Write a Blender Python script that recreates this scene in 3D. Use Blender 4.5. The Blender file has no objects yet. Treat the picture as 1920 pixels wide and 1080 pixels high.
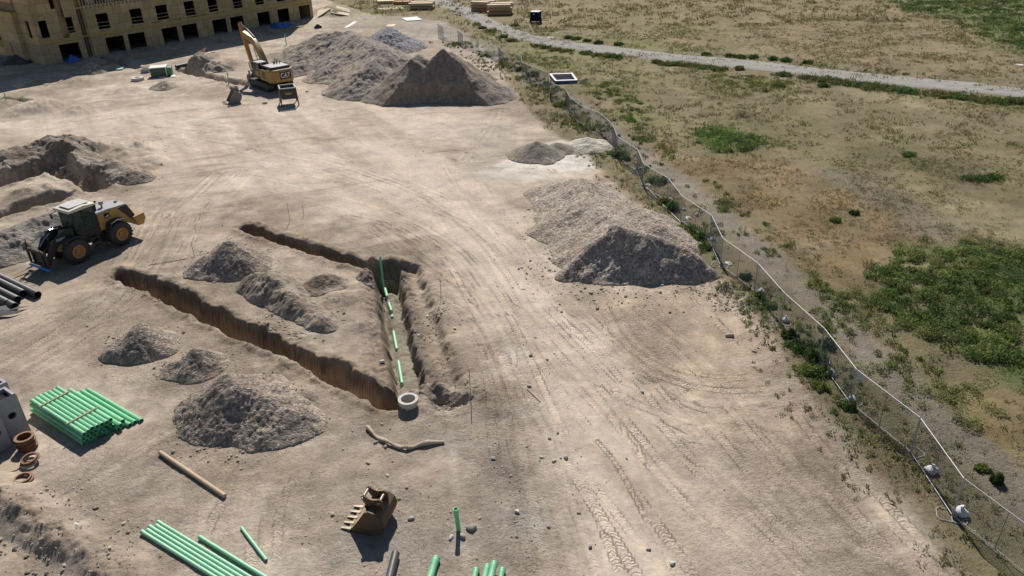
import bpy, bmesh, math, random
import numpy as np
from mathutils import Vector, Matrix
random.seed(7); RNG = np.random.default_rng(11)
sc = bpy.context.scene
COL = sc.collection
# ------------------------------------------------------------------ camera
CAM_H = 21.4; FPX = 1426.0                      # metres above the dirt; focal length in px of a 1920 wide picture
_d = np.array([80., -2660., -FPX]); UPV = -_d / np.linalg.norm(_d)          # world up in camera axes
_f = np.array([0, 0, -1.]) - UPV * UPV[2] * -1.0; _f /= np.linalg.norm(_f)
_r = np.cross(_f, UPV)
RW = np.stack([_r, _f, UPV])                     # camera vector -> world vector
CP = np.array([0, 0, CAM_H])
def G(px, py, z=0.):                             # where the line of sight through a spot of the survey photo meets height z
    v = RW @ np.array([px - 960., 540. - py, -FPX]); return CP + v * ((z - CP[2]) / v[2])
def G2(px, py, z=0.): return G(px, py, z)[:2]
cam = bpy.data.cameras.new('camera'); cam.sensor_width = 36; cam.lens = FPX / 1920 * 36
cam.clip_start = .5; cam.clip_end = 4000
co = bpy.data.objects.new('camera', cam); COL.objects.link(co)
M4 = Matrix([list(RW[i]) + [CP[i]] for i in range(3)] + [[0, 0, 0, 1]])
co.matrix_world = M4; sc.camera = co
# ------------------------------------------------------------------ light
SUN_EL = math.radians(43); SUN_AZ = math.radians(-3)      # azimuth clockwise from +Y (ahead of the camera)
sv = Vector((math.sin(SUN_AZ) * math.cos(SUN_EL), math.cos(SUN_AZ) * math.cos(SUN_EL), math.sin(SUN_EL)))
sl = bpy.data.lights.new('sun', 'SUN'); sl.energy = 5.0; sl.angle = math.radians(.53); sl.color = (1, .95, .87)
so = bpy.data.objects.new('sun', sl); COL.objects.link(so)
so.rotation_euler = (-sv).to_track_quat('-Z', 'Y').to_euler(); so.location = (0, 0, 60)
w = bpy.data.worlds.new('World'); sc.world = w; w.use_nodes = True
nt = w.node_tree; bg = nt.nodes['Background']; sky = nt.nodes.new('ShaderNodeTexSky')
sky.sky_type = 'NISHITA'; sky.sun_disc = False; sky.sun_elevation = SUN_EL; sky.sun_rotation = SUN_AZ
sky.altitude = 1300; sky.air_density = 1.0; sky.dust_density = .6
nt.links.new(sky.outputs[0], bg.inputs[0]); bg.inputs[1].default_value = .06
vs = sc.view_settings; vs.view_transform = 'Standard'; vs.look = 'None'; vs.exposure = .17; vs.gamma = 1; vs.use_curve_mapping = False
sc.cycles.use_denoising = True
sc.cycles.max_bounces = 6; sc.cycles.diffuse_bounces = 3; sc.cycles.glossy_bounces = 3; sc.cycles.transparent_max_bounces = 8
# ------------------------------------------------------------------ numeric helpers
def _h(ix, iy, s):
    n = (ix.astype(np.int64) * 374761393 + iy.astype(np.int64) * 668265263 + s * 1274126177) & 0xffffffff
    n = ((n ^ (n >> 13)) * 1274126177) & 0xffffffff
    return ((n ^ (n >> 16)) & 0xffff) / 65535.0
def vn(x, y, s=0):
    ix = np.floor(x); iy = np.floor(y); fx = x - ix; fy = y - iy
    fx = fx * fx * (3 - 2 * fx); fy = fy * fy * (3 - 2 * fy)
    a = _h(ix, iy, s); b = _h(ix + 1, iy, s); c = _h(ix, iy + 1, s); d = _h(ix + 1, iy + 1, s)
    return (a + (b - a) * fx) * (1 - fy) + (c + (d - c) * fx) * fy
def fbm(x, y, sc_=1., o=4, s=0, g=.5):
    r = 0; a = 1; t = 0; x = x / sc_; y = y / sc_
    for i in range(o):
        r = r + a * (vn(x + 17.3 * i, y - 9.1 * i, s + i) * 2 - 1); t += a; a *= g
        x, y = (x * 1.6 + y * 1.2), (y * 1.6 - x * 1.2)
    return r / t
def worley(x, y, sz, s=0):                       # rounded cobbles: 1 at a cell centre, 0 at its rim
    x = x / sz; y = y / sz; ix = np.floor(x); iy = np.floor(y); best = np.full(x.shape, 9.)
    hv = np.zeros(x.shape)
    for dx in (-1, 0, 1):
        for dy in (-1, 0, 1):
            cx = ix + dx; cy = iy + dy
            px = cx + _h(cx, cy, s); py = cy + _h(cx, cy, s + 5)
            r = _h(cx, cy, s + 9)
            d = np.hypot(x - px, y - py) / (.55 + .6 * r)
            m = d < best; best = np.where(m, d, best); hv = np.where(m, r, hv)
    return np.clip(1 - best * best * 1.3, 0, 1), hv
def ss(e0, e1, x): t = np.clip((x - e0) / (e1 - e0), 0, 1); return t * t * (3 - 2 * t)
def seg(x, y, pts, closed=False):                # distance, arc length, side offset, to a polyline
    pts = np.array(pts, float); n = len(pts); best = np.full(x.shape, 1e9); sl_ = np.zeros(x.shape); sd = np.zeros(x.shape); acc = 0
    for i in range(n if closed else n - 1):
        a = pts[i]; b = pts[(i + 1) % n]; v = b - a; L = np.hypot(*v) + 1e-9
        t = np.clip(((x - a[0]) * v[0] + (y - a[1]) * v[1]) / L / L, 0, 1)
        dx = x - a[0] - t * v[0]; dy = y - a[1] - t * v[1]; d = np.hypot(dx, dy); m = d < best
        best = np.where(m, d, best); sl_ = np.where(m, acc + t * L, sl_)
        sd = np.where(m, (dy * v[0] - dx * v[1]) / L, sd); acc += L
    return best, sl_, sd
def inside(x, y, pts):
    pts = np.array(pts, float); c = np.zeros(x.shape, bool); n = len(pts)
    for i in range(n):
        x1, y1 = pts[i]; x2, y2 = pts[(i + 1) % n]
        c ^= ((y1 > y) != (y2 > y)) & (x < (x2 - x1) * (y - y1) / (y2 - y1 + 1e-12) + x1)
    return c
def pm(x, y, pix, soft=1., rag=1., rs=2., z=0., s=50):   # soft mask of a patch of ground, ragged edge
    w_ = np.array([G2(a, b, z) for a, b in pix]); out = np.zeros(x.shape)
    pad = soft + rag * 1.5
    bb = (x > w_[:, 0].min() - pad) & (x < w_[:, 0].max() + pad) & (y > w_[:, 1].min() - pad) & (y < w_[:, 1].max() + pad)
    X = x[bb]; Y = y[bb]
    if X.size == 0: return out
    nx = fbm(X, Y, rs, 4, s) * rag
    d = seg(X, Y, w_, True)[0]; d = np.where(inside(X, Y, w_), d, -d) + nx
    out[bb] = ss(-soft, soft, d); return out
def smooth_pts(pts, n=4):
    P = [np.array(p, float) for p in pts]; out = []
    for i in range(len(P) - 1):
        p0 = P[max(i - 1, 0)]; p1 = P[i]; p2 = P[i + 1]; p3 = P[min(i + 2, len(P) - 1)]
        for k in range(n):
            t = k / n
            out.append(.5 * ((2 * p1) + (p2 - p0) * t + (2 * p0 - 5 * p1 + 4 * p2 - p3) * t * t + (3 * p1 - p0 - 3 * p2 + p3) * t ** 3))
    out.append(P[-1]); return out
def WP(pix, z=0., n=4): return [G2(a, b, z) for a, b in smooth_pts(pix, n)]
# ------------------------------------------------------------------ terrain: lie of the land, trenches, berms, ruts
def mid(a, b, za=0., zb=0.): return [tuple((G2(*p, za) + G2(*q, zb)) / 2) for p, q in zip(a, b)]
T1 = mid([(232, 508), (300, 528), (400, 578), (500, 622), (600, 668), (690, 706), (748, 742)],
         [(228, 520), (292, 553), (388, 604), (490, 655), (575, 702), (670, 742), (742, 770)])
T2 = mid([(458, 420), (500, 432), (560, 450), (640, 473), (737, 494)], [(462, 433), (497, 448), (545, 466), (620, 489), (716, 524)])
T3 = mid([(718, 528), (722, 560), (731, 620), (742, 690), (756, 752)], [(735, 528), (743, 560), (756, 620), (772, 690), (785, 752)], -1.2, -1.2)
T4 = WP([(-60, 362), (0, 343), (60, 326), (118, 311)]); T5 = WP([(-60, 428), (0, 404), (50, 387), (108, 372)])
T6 = WP([(340, 131), (390, 143), (440, 154), (480, 161)]); T7 = WP([(185, 104), (230, 119), (262, 128)])
T8 = WP([(10, 186), (40, 190), (72, 192)]); T9 = WP([(118, 322), (150, 336), (182, 352)])
TRENCH = [  # centreline, half width, depth, wall run, ragged
    (T1, .66, 1.85, .28, .38), (T2, .52, 1.5, .24, .28), (T3, .80, 1.25, .34, .24),
    (T4, 1.15, .95, .4, .3), (T5, .9, .8, .5, .3), (T9, 1.0, 1.0, .35, .3),
    (T6, .8, .8, .5, .3), (T7, .7, .6, .5, .2), (T8, .9, .6, .5, .3)]
BENCH_R = WP([(760, 505), (782, 570), (803, 640), (826, 700), (842, 745)]); BENCH_L = WP([(704, 520), (709, 580), (716, 650), (728, 715)])
MOUNDS = [  # low humps that belong to the ground itself: pixel x, y, height, radius
    (75, 205, 1.0, 4.5), (150, 208, .6, 3.), (20, 196, .4, 2.5), (235, 285, 1.0, 3.6), (285, 305, .6, 2.6), (160, 290, .9, 3.4),
    (60, 365, .7, 2.6), (110, 352, .5, 1.8), (385, 128, 1.1, 3.2), (430, 118, .6, 3.), (400, 105, .5, 3.), (200, 195, .3, 2.5), (235, 170, .5, 3.), (150, 150, .4, 3),
    (1385, 212, .5, 1.8), (1730, 205, .25, 1.5), (530, 105, .6, 3.5), (350, 165, .35, 2.5), (620, 25, 1.5, 7), (690, 610, .35, 1.4), (640, 560, .3, 1.5),
    (545, 690, .35, 2.2), (860, 738, .35, .9), (835, 728, .3, .8), (905, 740, .15, .8), (560, 745, .3, 1.6), (1395, 560, .35, 1.2), (1370, 535, .4, 1.2)]
BERM = WP([(-60, 900), (20, 950), (70, 985), (130, 1025), (190, 1062), (260, 1115)])
TRK = []                                        # wheel and crawler marks: points, half width, lug pitch, strength, depth
def trk(pix, offs=(0,), hw=.28, pitch=.24, m=1., dep=.02):
    base = WP(pix, 0, 3); b = np.array(base); t = np.gradient(b, axis=0); nn = np.stack([-t[:, 1], t[:, 0]], 1); nn /= np.linalg.norm(nn, axis=1)[:, None]
    for o in offs: TRK.append((b + nn * o, hw * .85, pitch * .8, m * .85, dep * .8))
trk([(1900, 1075), (1750, 940), (1625, 815), (1525, 700), (1430, 605), (1345, 530)], (0, .7, 2.3), .3, .26, 1.2, .03)
trk([(1960, 1180), (1800, 1020), (1660, 880), (1540, 770)], (1.2,), .3, .3, 1.3, .05)
trk([(1700, 1080), (1500, 880), (1340, 700), (1240, 610), (1150, 540)], (0, .75, 2.1), .3, .23, .9)
trk([(1560, 1080), (1330, 860), (1160, 690), (1040, 570), (960, 470), (900, 380), (850, 300)], (0, 1.0, -1.1), .26, .2, .8)
trk([(1440, 1080), (1240, 870), (1100, 700), (1000, 590), (920, 470), (800, 370), (600, 300), (400, 262), (200, 235)], (0, -1.3, .5), .28, .25, .9)
trk([(1300, 1080), (1150, 870), (1040, 720), (965, 600), (880, 480), (740, 400), (560, 350), (430, 330), (345, 390), (300, 480), (280, 530)], (0, 1.8), .3, .25, 1.)
trk([(1270, 1080), (1215, 980), (1160, 880), (1120, 830)], (0,), .14, .3, 1., .03)
trk([(1120, 1080), (1050, 880), (990, 740), (930, 600), (850, 480), (760, 420)], (0, .7, -.8), .25, .22, 1.1)
trk([(1000, 1080), (960, 900), (940, 760), (905, 650)], (0, -.6), .3, .2, 1.)
trk([(1530, 650), (1430, 700), (1300, 700), (1200, 650), (1150, 570)], (0, .6, 1.2), .28, .2, 1.2)
trk([(1590, 770), (1450, 750), (1320, 752), (1220, 700)], (0, .7), .28, .2, 1.1)
trk([(1500, 600), (1400, 650), (1300, 660), (1210, 610)], (0,), .28, .2, 1.1)
trk([(60, 700), (150, 640), (250, 565), (300, 490), (340, 400), (420, 320)], (0, .7, 2.1), .3, .28, 1.1, .03)
trk([(20, 640), (110, 590), (200, 540), (262, 470), (300, 400)], (0, 1.8), .3, .25, .9)
trk([(60, 980), (120, 940), (200, 890), (300, 825), (380, 790)], (0,), .32, .22, 1.3, .04)
trk([(120, 1010), (190, 965), (300, 905), (400, 860)], (0,), .32, .22, 1.3, .04)
trk([(470, 1080), (480, 960), (520, 880), (560, 840)], (0, 2.), .3, .2, .9)
trk([(-20, 1000), (60, 1040), (140, 1090)], (0, .8), .3, .2, 1.)
trk([(100, 195), (300, 240), (520, 262), (760, 275), (980, 300), (1040, 330)], (0, 2.2, 5.), .35, .3, .9)
trk([(60, 240), (250, 262), (470, 300), (640, 330), (820, 400)], (0, 2.1), .35, .3, .9)
trk([(560, 190), (700, 225), (850, 235), (960, 260)], (0, 2.4), .35, .3, .8)
trk([(872, 300), (905, 265), (925, 240), (940, 205)], (0, .7), .3, .25, 1.2)
trk([(850, 320), (950, 315), (1060, 320)], (0, 1.6, 3.2), .3, .25, 1.2)
trk([(330, 200), (420, 225), (560, 225), (680, 205)], (0, 2), .4, .3, .7)
trk([(690, 420), (800, 500), (870, 560), (900, 600)], (0, .5, 1.), .26, .14, 1.3, .03)
trk([(640, 410), (740, 435), (830, 500)], (0, .6), .3, .14, 1.3, .03)
trk([(940, 880), (930, 800), (925, 720), (905, 650)], (.2,), .3, .16, 1.3, .03)
_r = random.Random(5); _base = list(TRK); _k = [i for i in range(len(_base))]
for _q in range(70):
    pts_0, hw_, pt_, m_, dp_ = _base[_r.choice(_k)]; _o = _r.uniform(-3.2, 3.2); _t = np.gradient(pts_0, axis=0); _nn = np.stack([-_t[:, 1], _t[:, 0]], 1); _nn /= np.linalg.norm(_nn, axis=1)[:, None]
    _a = _r.uniform(-1.2, 1.2); _u = np.linspace(-1, 1, len(pts_0))[:, None]
    TRK.insert(0, (pts_0 + _nn * (_o + _a * _u), _r.uniform(.16, .28), _r.uniform(.15, .24), _r.uniform(.35, .75), _r.uniform(.008, .02)))
def terrain(x, y, detail=True):
    x = np.asarray(x, float); y = np.asarray(y, float)
    z = fbm(x, y, 26., 3, 3) * .10
    site = ss(0, 1, (x * 0 + 1))
    z = z + fbm(x, y, 4.0, 4, 20) * .05
    if detail:
        z = z + fbm(x, y, .9, 5, 33, .65) * .034 * (.6 + .8 * ss(-.2, .5, fbm(x, y, 7., 3, 34)))
    for px, py, hh, rr in MOUNDS:
        c = G2(px, py); d = np.hypot(x - c[0], y - c[1]) / rr; m = d < 1.3
        if m.any():
            dd = d[m] + fbm(x[m], y[m], rr * .5, 4, int(px)) * .3
            z[m] += hh * (1 - ss(0, 1, dd)) * (1 + .25 * fbm(x[m], y[m], .5, 3, 8, .7))
    d, _, sd = seg(x, y, BERM); m = d < 2.2
    if m.any():
        dd = d[m] / (1.0 + .3 * fbm(x[m], y[m], 1.5, 3, 5))
        z[m] += .6 * (1 - ss(0, 1.25, dd)) * (1 + .5 * fbm(x[m], y[m], .45, 4, 6, .7))
        pass
    # benches beside the pipe trench
    d, sl_, sd = seg(x, y, BENCH_R); m = d < 1.6
    if m.any(): z[m] -= .55 * (1 - ss(.5, 1.15, d[m] + .2 * fbm(x[m], y[m], .6, 3, 7))) - .06 * worley(x[m], y[m], .3, 4)[0]
    d, sl_, sd = seg(x, y, BENCH_L); m = d < 1.0
    if m.any(): z[m] -= .35 * (1 - ss(.3, .75, d[m] + .15 * fbm(x[m], y[m], .5, 3, 9))) - .05 * worley(x[m], y[m], .25, 4)[0]
    for pts, hw, dep, run, rag in TRENCH:
        P = np.array(pts); m = (x > P[:, 0].min() - 2.5) & (x < P[:, 0].max() + 2.5) & (y > P[:, 1].min() - 2.5) & (y < P[:, 1].max() + 2.5)
        if not m.any(): continue
        X = x[m]; Y = y[m]; d, sl_, sd = seg(X, Y, pts)
        e = hw - d + fbm(X, Y, 1.3, 3, 12, .5) * rag + (worley(X, Y, .4, 3)[0] - .5) * rag * .25
        cut = ss(-run * .35, run, e)
        z[m] -= dep * cut * (1 + .06 * fbm(X, Y, 1.2, 3, 14)) - 4 * cut * (1 - cut) * (fbm(X, Y, .55, 4, 15, .7) * .42 + (worley(X, Y, .3, 8)[0] - .4) * .12)
        lip = np.exp(-((e + .34) / .26) ** 2) * .16 * np.clip(.6 + 1.6 * fbm(X, Y, .7, 4, 2, .65), 0, 2); z[m] += np.where(cut < .05, lip, 0)
    return z
def track_fields(x, y):
    TC = np.zeros(x.shape); S = np.zeros(x.shape); T = np.zeros(x.shape); Mk = np.zeros(x.shape); Z = np.zeros(x.shape); Pt = np.full(x.shape, .25)
    for pts, hw, pitch, ms, dep in TRK:
        P = np.array(pts); m = np.where((x > P[:, 0].min() - 1) & (x < P[:, 0].max() + 1) & (y > P[:, 1].min() - 1) & (y < P[:, 1].max() + 1))[0]
        if m.size == 0: continue
        d, s_, sd = seg(x[m], y[m], P)
        k = (1 - ss(.75, 1., d / hw)) * ms * .72 * ss(-.25, .5, fbm(x[m], y[m], 3.2, 3, int(abs(P[0, 0]) * 9) % 97))
        fade = ss(-.35, .3, fbm(x[m], y[m], 6., 2, int(abs(P[-1, 1]) * 7) % 89)); TC[m] += ms * fade * ((1 - ss(.55, .95, d / hw)) * .10 - np.exp(-((d / hw - 1.1) / .2) ** 2) * .10); q = k > Mk[m]; mm = m[q]
        S[mm] = s_[q] / pitch; T[mm] = sd[q] / hw; Mk[mm] = k[q]
        Z[m] = np.minimum(Z[m], -dep * .7 * (1 - ss(.6, 1.05, d / hw)) * np.clip(k * 2, 0, 1)) + dep * .5 * np.exp(-((d / hw - 1.25) / .18) ** 2) * (k >= 0) * ss(-.3, .4, fbm(x[m], y[m], 2.2, 2, 71))
    return S, T, Mk, Z, TC
def tz(x, y): return float(terrain(np.array([x]), np.array([y]), False)[0])
# ------------------------------------------------------------------ materials
def nmat(name):
    m = bpy.data.materials.new(name); m.use_nodes = True; n = m.node_tree; return m, n.nodes, n.links, n.nodes['Principled BSDF']
def math_n(N, L, op, a, b=None, clamp=False):
    q = N.new('ShaderNodeMath'); q.operation = op; q.use_clamp = clamp
    for i, v in enumerate((a, b)):
        if v is None: continue
        if isinstance(v, (int, float)): q.inputs[i].default_value = v
        else: L.new(v, q.inputs[i])
    return q.outputs[0]
def noise(N, L, scale, detail=4, rough=.6, vec=None, dist=0.):
    q = N.new('ShaderNodeTexNoise'); q.inputs['Scale'].default_value = scale; q.inputs['Detail'].default_value = detail
    q.inputs['Roughness'].default_value = rough; q.inputs['Distortion'].default_value = dist
    if vec is None:
        g = N.new('ShaderNodeNewGeometry'); L.new(g.outputs['Position'], q.inputs['Vector'])
    elif vec == 'obj':
        g = N.new('ShaderNodeTexCoord'); L.new(g.outputs['Object'], q.inputs['Vector'])
    else: L.new(vec, q.inputs['Vector'])
    return q.outputs['Fac']
def ramp(N, L, fac, stops):
    r = N.new('ShaderNodeValToRGB'); e = r.color_ramp.elements
    while len(e) > 1: e.remove(e[0])
    e[0].position = stops[0][0]; e[0].color = (*stops[0][1], 1) if len(stops[0][1]) == 3 else stops[0][1]
    for p, c in stops[1:]: q = e.new(p); q.color = (*c, 1)
    L.new(fac, r.inputs[0]); return r.outputs[0]
def mixc(N, L, mode, fac, a, b):
    q = N.new('ShaderNodeMix'); q.data_type = 'RGBA'; q.blend_type = mode
    for i, v in ((0, fac), (6, a), (7, b)):
        if isinstance(v, (int, float)): q.inputs[i].default_value = v
        elif isinstance(v, tuple): q.inputs[i].default_value = (*v, 1)
        else: L.new(v, q.inputs[i])
    return q.outputs[2]
def bump(N, L, h, dist, strength=1., normal=None):
    b = N.new('ShaderNodeBump'); b.inputs['Strength'].default_value = strength; b.inputs['Distance'].default_value = dist
    L.new(h, b.inputs['Height'])
    if normal is not None: L.new(normal, b.inputs['Normal'])
    return b.outputs[0]
def dirt_material():
    m, N, L, B = nmat('site_dirt')
    a = N.new('ShaderNodeAttribute'); a.attribute_name = 'soil'
    c = a.outputs['Color']
    n1 = noise(N, L, 5., 8, .78); v1 = ramp(N, L, n1, [(.28, (.74,) * 3), (.5, (1,) * 3), (.72, (1.18,) * 3)])
    c = mixc(N, L, 'MULTIPLY', 1., c, v1)
    n2 = noise(N, L, .7, 5, .6); v2 = ramp(N, L, n2, [(.3, (.86, .87, .9)), (.7, (1.12, 1.1, 1.06))])
    c = mixc(N, L, 'MULTIPLY', 1., c, v2)
    L.new(c, B.inputs['Base Color']); B.inputs['Roughness'].default_value = .95; B.inputs['Specular IOR Level'].default_value = .15
    t = N.new('ShaderNodeAttribute'); t.attribute_name = 'tread'            # x along the mark in lugs, y across, z strength
    sx = N.new('ShaderNodeSeparateXYZ'); L.new(t.outputs['Vector'], sx.inputs[0])
    nn = noise(N, L, 2.5, 3, .6); ab = math_n(N, L, 'ABSOLUTE', sx.outputs[1])
    ph = math_n(N, L, 'ADD', math_n(N, L, 'ADD', sx.outputs[0], math_n(N, L, 'MULTIPLY', ab, .9)), math_n(N, L, 'MULTIPLY', nn, 3.0))
    w_ = math_n(N, L, 'SINE', math_n(N, L, 'MULTIPLY', ph, 6.2832))
    w_ = math_n(N, L, 'MULTIPLY', math_n(N, L, 'POWER', math_n(N, L, 'MULTIPLY_ADD', w_, .5), 2.) if False else w_, sx.outputs[2])
    w_ = math_n(N, L, 'MULTIPLY', w_, ramp(N, L, noise(N, L, .9, 3, .7), [(.36, (0,) * 3), (.55, (1,) * 3)]))
    b1 = bump(N, L, w_, .026)
    rg = N.new('ShaderNodeAttribute'); rg.attribute_name = 'rough'
    fine = noise(N, L, 6., 9, .76); b2 = bump(N, L, math_n(N, L, 'MULTIPLY', fine, math_n(N, L, 'ADD', rg.outputs['Fac'], .12)), .23, 1., b1)
    vo = N.new('ShaderNodeTexVoronoi'); vo.inputs['Scale'].default_value = 7.; g = N.new('ShaderNodeNewGeometry'); L.new(g.outputs['Position'], vo.inputs['Vector'])
    peb = math_n(N, L, 'SUBTRACT', .22, vo.outputs['Distance'], True)
    b3 = bump(N, L, math_n(N, L, 'MULTIPLY', peb, rg.outputs['Fac']), .25, 1., b2)
    L.new(b3, B.inputs['Normal']); return m
MAT_DIRT = dirt_material()
def simple(name, col, rough=.6, metal=0., var=.15, vs_=3., spec=.5, bumpd=0., bscale=20., dust=0., dustc=(.36, .31, .25), coat=0.):
    m, N, L, B = nmat(name)
    n1 = noise(N, L, vs_, 5, .65, 'obj'); c = ramp(N, L, n1, [(.25, tuple(v * (1 - var) for v in col)), (.75, tuple(min(1, v * (1 + var)) for v in col))])
    if dust > 0:
        g = N.new('ShaderNodeNewGeometry'); s = N.new('ShaderNodeSeparateXYZ'); L.new(g.outputs['Normal'], s.inputs[0])
        n2 = noise(N, L, 4., 5, .7, 'obj'); up = math_n(N, L, 'MULTIPLY', math_n(N, L, 'MULTIPLY', math_n(N, L, 'ADD', s.outputs[2], .45), n2, True), dust * 1.6, True)
        c = mixc(N, L, 'MIX', up, c, dustc)
    L.new(c, B.inputs['Base Color']); B.inputs['Roughness'].default_value = rough; B.inputs['Metallic'].default_value = metal
    B.inputs['Specular IOR Level'].default_value = spec
    if coat: B.inputs['Coat Weight'].default_value = coat
    if bumpd: L.new(bump(N, L, noise(N, L, bscale, 5, .6, 'obj'), bumpd), B.inputs['Normal'])
    return m
# ------------------------------------------------------------------ mesh helpers
def add_attr(me, name, typ, data, dom='POINT'):
    a = me.attributes.new(name, typ, dom); k = {'FLOAT_COLOR': 'color', 'FLOAT_VECTOR': 'vector', 'FLOAT': 'value'}[typ]
    a.data.foreach_set(k, np.ascontiguousarray(data, dtype=np.float32).ravel())
def grid_mesh(name, X, Y, Z, keep=None):
    ny, nx = X.shape; v = np.stack([X, Y, Z], -1).reshape(-1, 3).astype(np.float32)
    i = np.arange(ny - 1)[:, None] * nx + np.arange(nx - 1)[None]; f = np.stack([i, i + 1, i + nx + 1, i + nx], -1).reshape(-1, 4)
    sel = None
    if keep is not None:
        f = f[keep.reshape(-1)[f].any(1)]; sel = np.unique(f); mp = np.zeros(len(v), int); mp[sel] = np.arange(len(sel)); f = mp[f]; v = v[sel]
    me = bpy.data.meshes.new(name); me.vertices.add(len(v)); me.vertices.foreach_set('co', v.ravel())
    me.loops.add(len(f) * 4); me.loops.foreach_set('vertex_index', f.ravel().astype(np.int32))
    me.polygons.add(len(f)); me.polygons.foreach_set('loop_start', (np.arange(len(f)) * 4).astype(np.int32))
    me.update(); me.validate(); me.polygons.foreach_set('use_smooth', np.ones(len(f), bool)); return me, sel
def raw_mesh(name, v, f, k):                     # k corners per face
    me = bpy.data.meshes.new(name); me.vertices.add(len(v)); me.vertices.foreach_set('co', np.asarray(v, np.float32).ravel())
    me.loops.add(len(f) * k); me.loops.foreach_set('vertex_index', np.asarray(f, np.int32).ravel())
    me.polygons.add(len(f)); me.polygons.foreach_set('loop_start', (np.arange(len(f)) * k).astype(np.int32)); me.update(); return me
def link(name, me, mat, parent=None):
    o = bpy.data.objects.new(name, me); COL.objects.link(o)
    if mat: me.materials.append(mat)
    if parent: o.parent = parent
    return o
def tag(o, label=None, cat=None, group=None, kind=None):
    if label: o['label'] = label
    if cat: o['category'] = cat
    if group: o['group'] = group
    if kind: o['kind'] = kind
    return o
# ------------------------------------------------------------------ ground colours
def C3(*c): return np.array(c, float)
LIGHT = C3(.515, .43, .35); MIDD = C3(.385, .312, .240); DAMP = C3(.215, .162, .122); GREY = C3(.33, .295, .262); WHITE = C3(.66, .61, .54)
SOIL3 = C3(.235, .19, .15); TOPS_SHADE = C3(.145, .112, .085); CLAY = C3(.50, .385, .27)
OLIVE = C3(.205, .185, .088); TANF = C3(.29, .238, .146); ORNG = C3(.295, .200, .105); GREEN = C3(.07, .105, .03); STRAW = C3(.43, .365, .22); TRAIL = C3(.31, .265, .215); YGRN = C3(.21, .22, .07)
EDGE = [(835, 40), (900, 85), (940, 130), (985, 195), (1020, 240), (1095, 285), (1145, 330), (1230, 398), (1300, 470), (1385, 540), (1462, 640), (1530, 735), (1592, 810), (1662, 915), (1728, 992), (1790, 1060), (1900, 1180)]
FIELD = EDGE + [(3200, 1500), (4200, 400), (3000, -60), (1500, -120), (700, -120), (600, -20), (640, 20), (740, 30)]
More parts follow.
